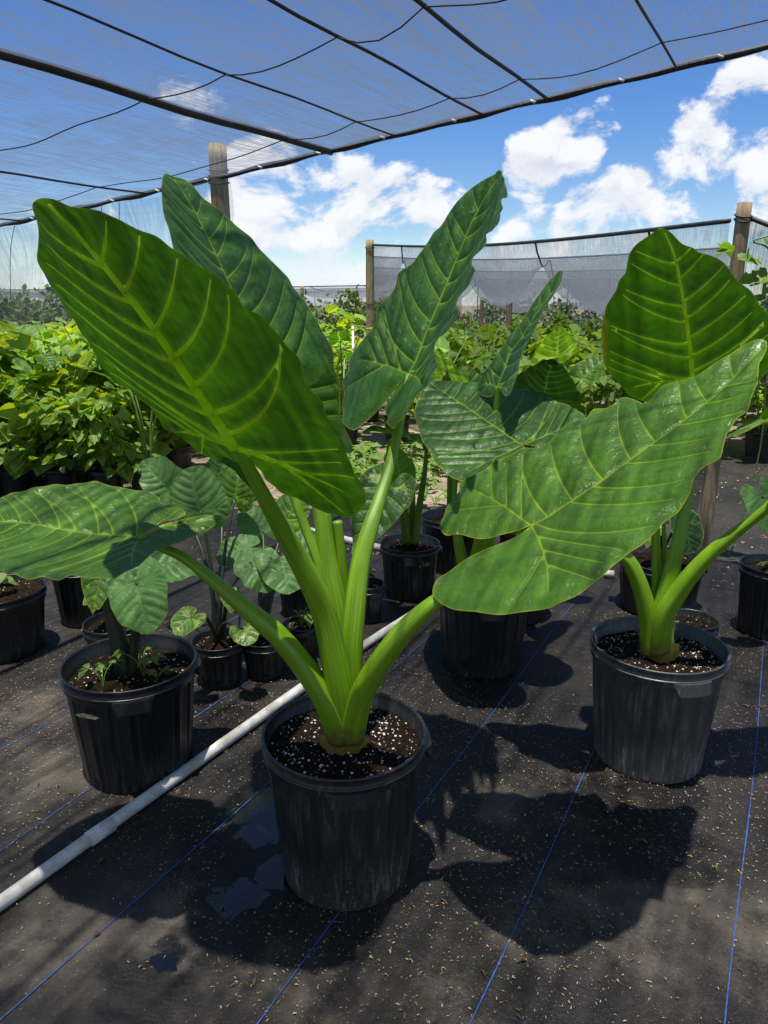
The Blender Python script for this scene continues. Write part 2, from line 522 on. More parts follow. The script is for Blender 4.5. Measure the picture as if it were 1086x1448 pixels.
def vein_net(out, mid, L, nlat, wm, seed=1):
    """midrib, side veins and the ribs of the two basal lobes in blade coordinates: (points, width at start, width at end)"""
    veins = [(resample(mid, .02), wm, wm * .3)]
    ma, mb = mid[:, 0], mid[:, 1]
    o = np.argsort(ma)
    f_mid = lambda a: np.interp(a, ma[o], mb[o])
    def grow(p, ang, side, turn, length, stop=.035):
        pts = [np.array(p)]
        a = ang
        st = .014
        for k in range(int(length / st)):
            a -= turn * st * (1 if a > R(14) else 0)
            q = pts[-1] + np.array([math.cos(a), side * math.sin(a)]) * st
            pts.append(q)
            if k > 2 and not inside(out, np.array([q[0]]), np.array([q[1]]))[0]:
                break
        cut = max(2, int(len(pts) * (1 - stop) - .6))
        return np.array(pts[:cut])
    for side in (-1, 1):
        for i in range(nlat):
            f = (i + .35 + .12 * side + .1 * math.sin(i * 2.7 + side)) / nlat * .86
            a0 = f * L
            ang = R(84 - 30 * f + 4 * math.sin(i * 3.1 + side + seed))
            pts = grow((a0, f_mid(a0)), ang, side, (1.1 / L) * (.8 + .4 * abs(math.sin(i * 1.9 + seed))), L * 1.2)
            if len(pts) > 3:
                veins.append((pts, wm * (.58 - .25 * f), wm * .16))
        lob = out[(out[:, 0] < -.02 * L) & (out[:, 1] * side > 0)]
        if len(lob) > 3:
            far = lob[np.argmax(np.linalg.norm(lob, axis=1))]
            tipv = far * .82
            ctrl = tipv * .5 + np.array([.02 * L, side * .03 * L])
            t = np.linspace(0, 1, 14)[:, None]
            rib = 2 * (1 - t) * t * ctrl + t * t * tipv
            veins.append((rib, wm * .6, wm * .18))
            base_ang = math.atan2(abs(tipv[1]), tipv[0])
            for q, sp in ((.22, -.62), (.42, -.60), (.62, -.55), (.5, .6)):
                p = rib[int(q * 13)]
                pts = grow(p, base_ang + sp, side, .5 if sp < 0 else -.5, L * .8)
                if len(pts) > 3:
                    veins.append((pts, wm * .38, wm * .13))
    return veins

def wob(x, y, seed, k):
    r = np.random.default_rng(seed)
    s = 0
    for i in range(5):
        a, b, c = r.normal(0, 1, 3)
        s = s + np.sin(k * (a * x + b * y) * (1 + .35 * i) + 6 * c) / (1 + .5 * i)
    return s / 2.2

def blade(name, out, mid, L, surf, J, A, B, N, mat, parent, step=.0065, nlat=7, wm=.0065, bulge=.006, ripple=.0018, wave=.008,
          ribs=(), seed=1, rib_r=.007, smooth_n=4):
    """one leaf blade: outline and veins triangulated in the blade's own plane, lifted on its curved surface"""
    out = resample(catmull(out, smooth_n, closed=True), step, closed=True)
    veins = vein_net(out, mid, L, nlat, wm, seed)
    S0 = np.vstack([v[0][:-1] for v in veins]); S1 = np.vstack([v[0][1:] for v in veins])
    sid = np.concatenate([[i] * (len(v[0]) - 1) for i, v in enumerate(veins)]).astype(int)
    spos = np.concatenate([np.arange(len(v[0]) - 1) / (len(v[0]) - 1) for v in veins])
    sinc = np.concatenate([[1 / (len(v[0]) - 1)] * (len(v[0]) - 1) for v in veins])
    slen = np.concatenate([np.concatenate([[0], np.cumsum(np.linalg.norm(np.diff(v[0], axis=0), axis=1))])[:-1] for v in veins])
    w0 = np.array([v[1] for v in veins]); w1 = np.array([v[2] for v in veins])
    lo, hi = out.min(0), out.max(0)
    gx = np.arange(lo[0], hi[0], step); gy = np.arange(lo[1], hi[1], step * .87)
    X, Y = np.meshgrid(gx, gy)
    X = X + (np.arange(len(gy)) % 2)[:, None] * step * .5
    Q = np.stack([X.ravel(), Y.ravel()], 1)
    Q = Q + np.random.default_rng(seed).normal(0, step * .06, Q.shape)
    Q = Q[inside(out, Q[:, 0], Q[:, 1])]
    d, _, _ = seg_dist(Q, S0, S1); Q = Q[d > step * .55]
    d, _, _ = seg_dist(Q, out, np.roll(out, -1, 0)); Q = Q[d > step * .55]
    pts = [tuple(p) for p in out]
    edges = [(i, (i + 1) % len(out)) for i in range(len(out))]
    for v in veins:
        vv = v[0]
        m = inside(out, vv[:, 0], vv[:, 1])
        m[0] = True
        b = len(pts)
        pts += [tuple(p) for p in vv]
        edges += [(b + i, b + i + 1) for i in range(len(vv) - 1) if m[i] and m[i + 1]]
    pts += [tuple(p) for p in Q]
    res = delaunay_2d_cdt([Vector(p) for p in pts], edges, [], 1, 1e-5)
    P2 = np.array([tuple(p) for p in res[0]])
    tris = [tuple(f) for f in res[2]]
    def height(P):
        d, si, st = seg_dist(P, S0, S1)
        u = spos[si] + sinc[si] * st
        wv = w0[sid[si]] * (1 - u) + w1[sid[si]] * u
        arc = slen[si] + np.linalg.norm(S1[si] - S0[si], axis=1) * st
        me, _, _ = seg_dist(P, out, np.roll(out, -1, 0))
        q = 1 - np.exp(-(d / .017) ** 2)
        edge = 1 - np.exp(-(me / .02) ** 2)
        h = surf(P[:, 0], P[:, 1])
        h = h + bulge * q * edge * (1 + .5 * wob(P[:, 0], P[:, 1], seed + 3, 22))
        rp = .45 * np.sin(2 * math.pi * (arc / .030 + d / .07) + sid[si] * 1.7 + 3.5 * wob(P[:, 0], P[:, 1], seed + 5, 26)) + .8 * wob(P[:, 0], P[:, 1], seed + 15, 75)
        h = h + ripple * rp * (1 - np.exp(-(d / .009) ** 2)) * (.35 + .65 * edge) * (.55 + .45 * wob(P[:, 0], P[:, 1], seed + 9, 14))
        h = h + wave * np.exp(-(me / .03) ** 2) * wob(P[:, 0], P[:, 1], seed + 7, 26)
        return h, d / np.maximum(wv, 1e-4), me, rp, d, arc + sid[si] * .37
    h, vq, me, rp, dd, arc = height(P2)
    V = J + P2[:, :1] * A + P2[:, 1:] * B + h[:, None] * N
    fine = np.where(dd > .003, np.clip(1.25 - np.maximum(rp, 0) * 1.25, 0, 3), 3)
    o = mesh_obj(name, V, tris, mat, parent, attrs=dict(vein=np.clip(vq, 0, 12), margin=me, vein_fine=fine, vein_arc=arc, vein_dist=dd))
    geos = []
    for i in ribs:
        if i >= len(veins):
            continue
        vv = veins[i][0]
        vv = resample(vv, .012)
        hh = height(vv)[0]
        u = np.linspace(0, 1, len(vv))
        rr = rib_r * (veins[i][1] / wm) * (1 - u * (.86 if i == 0 else .95))
        C = J + vv[:, :1] * A + vv[:, 1:] * B + (hh - rr * .55)[:, None] * N
        gv, gf, ga = tube_geo(C, rr, 8)
        # a rib is a ridge on the underside: no wall against the blade itself
        gf = [f for f in gf if len(f) == 4 and (gv[list(f)].mean(0) - C[[min(q // 8, len(C) - 1) for q in f]].mean(0)) @ N < .5 * rr[min(f[0] // 8, len(rr) - 1)]]
        geos.append((gv, gf, ga))
    if geos:
        V, F, At = join(geos)
        mesh_obj('leaf_rib', V, F, M['rib'], o, attrs=At)
    return o

def surf_fn(ka, kl, kr, L):
    return lambda a, b: ka * a * (a - L) + np.where(b < 0, kl, kr) * (np.sqrt(b * b + .0004) - .02)

def leaf_frame(J, T, phi):
    A = T - J; L = np.linalg.norm(A); A = A / L
    B0 = np.cross([0, 0, 1.0], A); B0 /= np.linalg.norm(B0)
    N0 = np.cross(A, B0)
    B = B0 * math.cos(phi) + N0 * math.sin(phi)
    return A, B, np.cross(A, B), L

def traced_leaf(spec, mat, parent, **kw):
    """a leaf at its own distance and size: the outline seen in the photograph is laid on the leaf's curved blade"""
    x = spec['x']
    J = at(*spec['J'], x[0]); Tp = at(*spec['T'], x[1])
    A, B, N, L = leaf_frame(J, Tp, x[2])
    surf = surf_fn(x[3], x[4], x[5], L)
    def unproj(P):
        d = np.array([ray(*p) for p in P]); off = np.zeros(len(P))
        for _ in range(60):
            t = ((J - CAM) @ N + off) / (d @ N)
            p = CAM + d * t[:, None] - J
            a, b = p @ A, p @ B
            off = off * .6 + .4 * surf(a, b)
        return np.stack([a, b], 1)
    out, mid = unproj(spec['out']), unproj(spec['mid'])
    mid[0] = 0
    return blade('leaf', out, mid, L, surf, J, A, B, N, mat, parent, **kw)

HEART = [(1, 0), (.93, .055), (.82, .13), (.66, .23), (.48, .31), (.28, .37), (.08, .395), (-.1, .38), (-.25, .33), (-.35, .25), (-.38, .16), (-.33, .085), (-.2, .04), (-.07, .012)]
def heart_leaf(J, tip_dir, N, L, mat, parent, width=1.0, cup=.15, droop=-.2, lobes=1.0, seed=1, **kw):
    """heart-shaped taro leaf at joint J; N is the upper side"""
    A = np.array(tip_dir, float); A /= np.linalg.norm(A)
    N = np.array(N, float); N = N - A * (N @ A); N /= np.linalg.norm(N)
    B = np.cross(N, A)
    r = np.random.default_rng(seed)
    half = np.array(HEART) * [1, width] * L
    if width > 1.28:      # rounder blade
        half[:5, 1] *= [1, 2.3, 1.75, 1.35, 1.12]
    half[:, 0] *= np.where(half[:, 0] > .5 * L, 1 - .12 * max(0, width - 1.1), 1)
    half *= (1 + .025 * np.sin(np.arange(len(half)) * 2.4 + seed))[:, None]
    half[half[:, 0] < 0, 0] *= lobes
    jit = 1 + r.normal(0, .03, len(half))
    other = half[::-1][:-1] * [1, -1] * (1 + r.normal(0, .03, len(half) - 1))[:, None]
    out = np.vstack([half * jit[:, None], [[0.0, 0.0]], other])
    mid = np.stack([np.linspace(0, L, 9), .03 * L * np.sin(np.linspace(0, 3, 9)) * r.normal()], 1)
    mid[-1] = out[0]
    kw.setdefault('wm', .0036 * L / .25); kw.setdefault('step', max(.006, L / 28)); kw.setdefault('nlat', 5)
    kw.setdefault('bulge', .010 * L); kw.setdefault('ripple', .003 * L); kw.setdefault('wave', .06 * L)
    s = surf_fn(droop / L, cup, cup, L)
    return blade('leaf', out, mid, L, s, np.array(J, float), A, B, N, mat, parent, seed=seed, smooth_n=3, **kw)

def stalk(P, rad, mat, parent, name='leaf_stalk', groove=.28, nseg=14, n=8, flat=1.0):
    """P: list of (u, v, Y) or world points"""
    W = np.array(P, float)
    rad = np.array(rad, float) * (.90 if nseg >= 14 else 1)
    C = catmull(np.hstack([W, np.array(rad, float)[:, None]]), n)
    return tube(name, C[:, :3], C[:, 3], mat, parent, nseg=nseg, groove=groove, up=(0, -.2, 1), flat=flat)

def px(*pts):
    return [tuple(at(u, v, Y)) for u, v, Y in pts]

# ------------------------------------------------------------------ pots
def pot_parts(parent, Rt, Rb, H, mat, soil_drop=.05, flutes=18, handles=True, ntheta=216, perlite=150, seed=1, spin=0.0, depth=.0055, stem=0):
    """fluted nursery pot with a rolled rim, soil with perlite; built round the parent's origin"""
    cx, cy, cz = parent.location
    r = np.random.default_rng(seed)
    Rz = lambda z: Rb + (Rt - Rb) * z / H
    prof = [(-.03, 0, 0), (-.004, 0, 0), (0, .004, 0)]
    for z in np.linspace(.012, H - .058, 9):
        prof.append((0, z, 1))
    prof += [(0, H - .052, .2), (0, H - .049, 0), (.0005, H - .0485, 0), (.0065, H - .0465, 0), (.0072, H - .0455, 0), (.0074, H - .0450, 0), (.0060, H - .030, 0), (.0062, H - .0295, 0), (.0098, H - .0285, 0), (.0104, H - .0270, 0), (.0098, H - .0255, 0), (.0045, H - .0245, 0), (.0035, H - .0235, 0), (.0030, H - .0070, 0), (.0034, H - .0065, 0),
             (.0066, H - .0058, 0), (.0076, H - .0035, 0), (.0070, H - .001, 0), (.0050, H, 0), (.002, H - .0006, 0), (.0006, H - .003, 0), (.0002, H - .006, 0), (-.0012, H - .026, 0), (-.0030, H - .028, 0)]
    zin = H - soil_drop - .015
    prof += [(-.006, zin, 0)]
    V, F = [], []
    for dr, z, fl in prof:
        for k in range(ntheta):
            th = 2 * math.pi * k / ntheta + spin
            rr = Rz(z) + dr
            if fl:
                c = (flutes * th / (2 * math.pi)) % 1.0 - .5
                rr -= fl * depth * math.exp(-(c / .10) ** 2)
                rr += fl * depth * .35 * math.exp(-((abs(c) - .22) / .07) ** 2)
                if z < .03 and math.cos(flutes / 2 * th) > .86:
                    rr -= .010
            wobble = 1 + .006 * math.cos(2 * th + seed)
            V.append((cx + rr * wobble * math.cos(th), cy + rr * wobble * math.sin(th), cz + z))
    n = ntheta
    for i in range(len(prof) - 1):
        for k in range(n):
            F.append((i * n + k, i * n + (k + 1) % n, (i + 1) * n + (k + 1) % n, (i + 1) * n + k))
    F.append(tuple(range(n))[::-1])
    p = mesh_obj('pot', V, F, mat, parent)
    if handles:
        for th0 in (-math.pi / 2 + .05 + spin, math.pi / 2 + spin, spin + .05):
            V, F = [], []
            m = 14
            for k in range(m + 1):
                q = k / m * 2 - 1
                th = th0 + q * .29
                e = max(0, min(1, (1 - abs(q)) / .28))
                drop = .027 * e
                z1 = H - .0285; z0 = z1 - .006 - drop
                for dr, z in ((.007, z1), (.0120 + .008 * e, z1 + .001), (.0130 + .014 * e, z0), (.010 + .0125 * e, z0 - .002), (.007, z0 + .006)):
                    rr = Rz(z) + dr
                    V.append((cx + rr * math.cos(th), cy + rr * math.sin(th), cz + z))
            for k in range(m):
                for j in range(5):
                    a, b = k * 5 + j, k * 5 + (j + 1) % 5
                    F.append((a, b, b + 5, a + 5))
            F += [(4, 3, 2, 1, 0), tuple(m * 5 + j for j in range(5))]
            mesh_obj('handle', V, F, mat, p, smooth=False)
    # soil
    zs = H - soil_drop
    rs = Rz(zs) - .0065
    V, F = [(cx, cy, cz + zs + .012)], []
    nr, nt = 16, 56
    for i in range(1, nr + 1):
        for k in range(nt):
            th = 2 * math.pi * k / nt
            q = rs * i / nr
            h = .012 * (1 - (i / nr) ** 2) + .005 * wob(q * math.cos(th), q * math.sin(th), seed + 20, 60) + r.normal(0, .0014)
            V.append((cx + q * math.cos(th), cy + q * math.sin(th), cz + zs + h))
    for k in range(nt):
        F.append((0, 1 + k, 1 + (k + 1) % nt))
    for i in range(nr - 1):
        for k in range(nt):
            a, b = 1 + i * nt + k, 1 + i * nt + (k + 1) % nt
            F.append((a, a + nt, b + nt, b))
    s = mesh_obj('soil', V, F, M['soil'], parent)
    if perlite:
        geos = []
        ico = bmesh.new(); bmesh.ops.create_icosphere(ico, subdivisions=1, radius=1)
        iv = np.array([v.co[:] for v in ico.verts]); ifc = [tuple(v.index for v in f.verts) for f in ico.faces]
        ico.free()
        for _ in range(perlite):
            q = rs * .97 * math.sqrt(r.random()); th = r.random() * 6.283
            sz = .0009 + .0025 * r.random() ** 3
            v = iv * (1 + r.normal(0, .18, iv.shape)) * sz * [1, 1, .8]
            geos.append((v + [cx + q * math.cos(th), cy + q * math.sin(th), cz + zs + .012 * (1 - (q / rs) ** 2) + .005 * wob(q * math.cos(th), q * math.sin(th), seed + 20, 60) + sz * .4], ifc))
        V, F, _ = join(geos)
        stuff(mesh_obj('perlite', V, F, M['perlite'], s, smooth=False))
    return p

def leaf_scatter(C, Nn, D, size, outline, fold=.25, droop=.3, r=None):
    """many small leaves as one mesh: centres C, up directions Nn, tip directions D"""
    o = np.array(outline, float)             # x along, y across
    k = len(o)
    D = D / np.linalg.norm(D, axis=1)[:, None]
    Nn = Nn - D * (Nn * D).sum(1)[:, None]; Nn /= np.linalg.norm(Nn, axis=1)[:, None] + 1e-9
    Bb = np.cross(Nn, D)
    z = np.abs(o[:, 1]) * fold - droop * o[:, 0] ** 2
    V = (C[:, None, :] + size[:, None, None] * (o[None, :, 0, None] * D[:, None, :] + o[None, :, 1, None] * Bb[:, None, :] + z[None, :, None] * Nn[:, None, :]))
    V = V.reshape(-1, 3)
    return V, k

# leaf outlines as seen in the photograph; x = distance of joint and tip, roll, bow and fold of the blade
LEAVES = {
'L1': dict(J=(334.7, 629.0), T=(52.9, 280.5), x=[1.3, 1.076, 0.046, 0.053, 0.114, 0.124],
  out=[(52.9, 280.5), (79.1, 283.7), (109.1, 291.6), (145.9, 302.2), (178.1, 316.0), (210.3, 334.4), (242.6, 352.8), (270.2, 371.2), (297.8, 387.3), (320.8, 398.8), (334.7, 410.3), (346.2, 431.1), (366.9, 444.9), (385.3, 465.6), (403.7, 488.6), (419.8, 504.7), (426.7, 523.1), (431.3, 543.9), (449.8, 566.9), (463.6, 594.5), (482.0, 617.5), (493.5, 645.2), (505.0, 668.2), (517.9, 693.5), (516.5, 714.2), (500.4, 728.0), (484.3, 731.7), (454.4, 721.1), (431.3, 709.6), (408.3, 700.4), (385.3, 682.0), (369.2, 663.6), (355.4, 647.5), (343.9, 633.6), (334.7, 629.0), (346.2, 645.2), (357.7, 654.4), (367.8, 670.5), (366.0, 686.6), (357.7, 693.5), (339.3, 677.4), (316.2, 656.7), (284.0, 640.6), (261.0, 617.5), (233.4, 603.7), (219.6, 580.7), (191.9, 557.7), (164.3, 539.3), (143.6, 516.2), (136.7, 497.8), (120.6, 477.1), (104.5, 456.4), (86.0, 433.4), (74.5, 410.3), (58.4, 373.5), (53.8, 345.9), (46.9, 304.5)],
  mid=[(334.7, 629.0), (281.7, 553.1), (224.2, 470.2), (191.9, 428.8), (145.9, 373.5), (99.9, 318.3), (69.9, 290.6), (52.9, 280.5)]),
'L2': dict(J=(391.3, 545.2), T=(238.0, 242.8), x=[1.66, 1.73, -0.054, -0.151, 0.106, 0.214],
  out=[(238.0, 242.8), (247.6, 246.9), (261.4, 251.0), (275.2, 262.1), (289.1, 278.7), (305.6, 291.1), (322.2, 306.3), (336.0, 320.1), (355.4, 335.3), (366.4, 350.5), (385.7, 369.8), (407.8, 391.9), (413.4, 405.7), (429.9, 427.8), (441.0, 447.2), (454.8, 472.0), (470.0, 496.9), (471.4, 516.2), (476.9, 532.8), (481.0, 546.6), (481.0, 579.8), (488.0, 601.9), (499.0, 624.0), (500.4, 637.8), (488.0, 640.6), (468.6, 626.7), (441.0, 599.1), (413.4, 566.0), (391.3, 545.2), (396.8, 571.5), (402.3, 612.9), (396.8, 635.0), (374.7, 632.3), (349.8, 607.4), (330.5, 571.5), (311.2, 530.1), (291.8, 483.1), (272.5, 433.4), (255.9, 383.6), (244.9, 350.5), (239.3, 325.6), (232.4, 303.5), (228.3, 281.4), (226.9, 262.1), (231.0, 248.3)],
  mid=[(391.3, 545.2), (358.1, 474.8), (322.2, 397.5), (311.2, 372.6), (291.8, 331.2), (278.0, 303.5), (261.4, 275.9), (247.6, 251.0), (238.0, 242.8)]),
'L3': dict(J=(579.1, 529.7), T=(707.6, 240.5), x=[1.8, 1.83, 0.359, 0.133, 0.533, 0.083],
  out=[(707.6, 240.5), (696.5, 245.2), (679.9, 254.9), (663.4, 268.7), (646.8, 286.6), (633.0, 304.6), (621.9, 318.4), (609.5, 326.7), (602.6, 341.9), (594.3, 357.1), (583.3, 373.6), (565.3, 386.1), (561.2, 406.8), (547.3, 426.1), (534.9, 435.8), (530.8, 462.0), (519.7, 475.9), (505.9, 491.0), (493.5, 506.2), (490.7, 522.8), (482.4, 539.4), (486.6, 556.0), (481.0, 572.5), (483.8, 589.1), (488.8, 601.5), (500.4, 608.5), (511.4, 600.2), (533.5, 580.8), (550.1, 561.5), (563.9, 543.5), (579.1, 529.7), (565.3, 546.3), (552.9, 561.5), (546.8, 586.4), (552.9, 605.7), (566.7, 597.4), (577.7, 580.8), (588.8, 558.7), (610.9, 536.6), (615.0, 511.8), (617.8, 486.9), (635.7, 464.8), (645.4, 448.2), (649.6, 420.6), (663.4, 404.0), (670.8, 384.7), (669.4, 368.1), (685.5, 346.0), (686.9, 330.8), (700.7, 318.4), (707.6, 304.6), (708.1, 282.5), (714.5, 275.6), (714.5, 257.6)],
  mid=[(579.1, 529.7), (591.5, 502.1), (602.6, 470.3), (620.6, 427.5), (637.1, 387.5), (648.2, 359.8), (667.5, 312.9), (685.5, 279.7), (702.0, 252.1), (707.6, 240.5)]),
'L4': dict(J=(752.2, 745.2), T=(1083.3, 483.4), x=[1.38, 1.52, 0.15, 0.0, 0.18, 0.02],
  out=[(1083.3, 483.4), (1065.4, 482.5), (1047.5, 492.4), (1020.7, 510.3), (993.8, 525.9), (971.4, 537.1), (940.1, 543.8), (928.9, 552.8), (913.3, 570.7), (904.3, 566.2), (895.4, 561.7), (879.7, 558.6), (868.5, 568.5), (855.1, 575.2), (837.2, 577.4), (823.8, 590.8), (803.6, 597.5), (788.0, 613.2), (765.6, 628.9), (738.7, 633.3), (725.3, 642.3), (698.5, 653.5), (689.5, 660.2), (667.1, 673.6), (649.2, 682.6), (647.0, 693.8), (633.6, 713.9), (624.6, 738.5), (622.4, 747.5), (631.3, 758.6), (649.2, 756.4), (680.6, 760.9), (707.4, 754.2), (729.8, 751.0), (752.2, 745.2), (741.0, 752.8), (720.8, 765.4), (689.5, 778.8), (662.7, 790.0), (635.8, 807.9), (615.7, 828.0), (613.4, 843.7), (626.9, 854.9), (649.2, 863.8), (676.1, 866.0), (702.9, 868.3), (734.3, 863.8), (774.5, 861.6), (792.4, 850.4), (823.8, 834.7), (850.6, 814.6), (873.0, 792.2), (886.4, 778.8), (913.3, 765.4), (940.1, 738.5), (958.0, 720.6), (975.9, 698.2), (989.3, 666.9), (1002.8, 655.7), (1018.4, 646.8), (1029.6, 608.7), (1040.8, 590.8), (1058.7, 577.4), (1069.9, 546.1), (1074.4, 514.8), (1083.3, 492.4)],
  mid=[(752.2, 745.2), (810.3, 707.2), (850.6, 680.3), (904.3, 640.1), (958.0, 602.0), (1011.7, 559.5), (1052.0, 519.2), (1083.3, 483.4)]),
'L5': dict(J=(197.5, 757.2), T=(-100.3, 751.2), x=[1.45, 1.385, -0.171, 0.042, 0.138, 0.145],
  out=[(314.5, 730.5), (303.9, 728.4), (282.6, 729.3), (267.4, 732.9), (240.0, 742.0), (197.5, 757.2), (237.0, 739.6), (261.3, 729.9), (259.8, 720.8), (252.2, 714.1), (240.0, 712.3), (227.9, 710.1), (224.9, 702.5), (212.7, 698.0), (194.5, 694.9), (170.2, 690.4), (151.9, 685.8), (132.2, 681.3), (115.5, 682.8), (97.2, 685.8), (69.9, 688.9), (48.6, 691.9), (30.4, 695.9), (15.2, 698.0), (0.0, 702.5), (-30.4, 711.7), (-60.8, 726.8), (-100.3, 751.2), (-60.8, 787.6), (-30.4, 796.7), (0.0, 804.3), (18.2, 808.9), (39.5, 815.0), (60.8, 815.0), (82.0, 821.0), (100.3, 816.5), (121.5, 820.4), (145.9, 819.5), (164.1, 815.0), (182.3, 805.9), (197.5, 798.3), (209.7, 787.6), (224.9, 777.0), (237.0, 770.0), (258.3, 766.4), (279.6, 754.2), (294.7, 746.6), (309.9, 736.0)],
  mid=[(197.5, 757.2), (151.9, 756.6), (121.5, 754.2), (91.2, 749.6), (60.8, 743.6), (30.4, 739.0), (0.0, 737.5), (-45.6, 740.5), (-100.3, 751.2)]),
'R1': dict(J=(980.0, 536.7), T=(932.3, 321.7), x=[1.95, 1.797, 0.454, 0.146, 0.248, 0.161],
  out=[(932.3, 321.7), (940.7, 323.3), (950.7, 330.0), (964.0, 343.3), (980.7, 350.0), (987.3, 356.7), (1004.0, 361.7), (1017.3, 368.3), (1027.3, 376.7), (1037.3, 390.0), (1047.3, 400.0), (1060.7, 410.0), (1070.7, 423.3), (1074.0, 430.0), (1086.0, 443.3), (1095.7, 460.0), (1099.0, 486.7), (1094.0, 513.3), (1074.0, 540.0), (1047.3, 563.3), (1017.3, 576.7), (997.3, 573.3), (980.0, 536.7), (967.3, 570.0), (950.7, 580.0), (930.7, 573.3), (910.7, 566.7), (890.7, 558.3), (877.3, 543.3), (860.7, 526.7), (852.3, 510.0), (852.3, 493.3), (850.0, 470.0), (854.0, 453.3), (857.3, 433.3), (870.7, 411.7), (875.7, 396.7), (884.0, 386.7), (887.3, 370.0), (890.7, 356.7), (900.7, 343.3), (917.3, 331.7)],
  mid=[(980.0, 536.7), (975.7, 493.3), (970.7, 453.3), (965.7, 420.0), (959.0, 383.3), (952.3, 356.7), (940.7, 330.0), (932.3, 321.7)]),
'M1': dict(J=(739.6, 631.0), T=(601.4, 535.7), x=[2.25, 2.68, -0.253, -0.03, 0.06, -0.013],
  out=[(601.4, 535.7), (609.7, 538.0), (642.9, 538.5), (656.7, 539.9), (692.6, 541.3), (709.2, 544.0), (725.7, 548.2), (742.3, 549.6), (764.4, 553.7), (775.5, 560.6), (789.3, 567.5), (803.1, 571.7), (816.9, 582.7), (828.0, 591.0), (830.7, 607.6), (816.9, 624.1), (794.8, 635.2), (767.2, 636.6), (739.6, 631.0), (753.4, 649.0), (750.6, 671.1), (731.3, 682.2), (698.1, 684.9), (670.5, 684.9), (645.6, 679.4), (620.8, 660.1), (609.7, 643.5), (598.7, 624.1), (589.0, 599.3), (586.2, 577.2), (593.1, 557.8)],
  mid=[(739.6, 631.0), (698.1, 602.0), (642.9, 564.8), (615.2, 546.8), (601.4, 535.7)]),
'M3': dict(J=(703.6, 546.8), T=(796.2, 382.4), x=[2.45, 2.498, -0.014, -0.181, 0.114, 0.124],
  out=[(796.2, 382.4), (781.0, 394.9), (758.9, 422.5), (736.8, 455.6), (717.5, 480.5), (706.4, 499.8), (689.8, 521.9), (676.0, 539.9), (678.8, 557.8), (698.1, 560.6), (703.6, 546.8), (714.7, 560.6), (725.7, 549.6), (736.8, 508.1), (747.8, 483.3), (764.4, 450.1), (772.7, 433.5), (790.7, 404.5)],
  mid=[(703.6, 546.8), (714.7, 519.2), (720.2, 499.8), (739.6, 475.0), (758.9, 441.8), (789.3, 403.1), (796.2, 382.4)]),
'M5': dict(J=(768.6, 560.6), T=(783.2, 506.7), x=[2.7, 2.513, -0.39, -0.273, 0.356, 0.41],
  out=[(783.2, 506.7), (794.8, 516.4), (808.6, 535.7), (816.9, 549.6), (822.4, 568.9), (828.0, 585.5), (816.9, 593.8), (792.0, 588.2), (768.6, 560.6), (753.4, 579.9), (736.8, 574.4), (720.2, 557.8), (718.8, 542.7), (736.8, 527.5), (753.4, 516.4), (769.9, 508.1)],
  mid=[(768.6, 560.6), (775.5, 530.2), (783.2, 506.7)]),
'M4': dict(J=(787.1, 506.7), T=(790.7, 457.8), x=[3.1, 2.982, 0.361, 0.24, 0.255, 0.274],
  out=[(790.7, 457.8), (800.3, 466.7), (814.1, 480.5), (819.7, 491.5), (808.6, 502.6), (794.8, 515.0), (787.1, 506.7), (778.2, 515.0), (764.4, 516.4), (753.4, 513.6), (757.5, 497.1), (769.9, 480.5), (781.0, 466.7)],
  mid=[(787.1, 506.7), (789.3, 480.5), (790.7, 457.8)]),
'M7': dict(J=(631.8, 524.7), T=(619.4, 491.5), x=[2.9, 2.823, -0.314, -0.589, -0.1, 0.225],
  out=[(619.4, 491.5), (629.1, 499.8), (640.1, 513.6), (651.2, 524.7), (662.2, 535.7), (659.4, 546.8), (642.9, 546.8), (631.8, 524.7), (620.8, 546.8), (612.5, 546.8), (612.5, 524.7), (615.2, 502.6)],
  mid=[(631.8, 524.7), (619.4, 491.5)]),
}

# ================================================================== setting
def sheet(name, outline, z, mat, cuts=1):
    V = [(x, y, z) for x, y in outline]
    o = mesh_obj(name, V, [tuple(range(len(V)))], mat, smooth=False)
    return struct(o)

AX = np.array([math.sin(R(28.3)), math.cos(R(28.3))])       # rows of the nursery run this way
PX = np.array([math.cos(R(28.3)), -math.sin(R(28.3))])

m, t, out = new_mat('sandy_soil')
P_ = t.n('ShaderNodeNewGeometry').outputs['Position']
a, b = t.noise(P_, 1.3, 5.0, .6), t.noise(P_, 26.0, 5.0, .7)
c = t.mix(t.ss(a, .35, .65), (.11, .085, .055), (.34, .28, .20))
c = t.mix(t.ss(b, .5, .7), c, (.07, .06, .035))
c = t.mix(t.ss(t.noise(P_, .9, 3.0), .55, .7), c, (.06, .09, .02))
bp = t.n('ShaderNodeBump', {'Strength': .8, 'Distance': .03, 'Height': b})
t.link(principled(t, Base_Color=c, Roughness=.9, Normal=bp.outputs[0]).outputs[0], out.inputs[0])
M['sand'] = m
g = 900.0
sheet('ground', [(-g, -g), (g, -g), (g, g), (-g, g)], -.012, M['sand'])

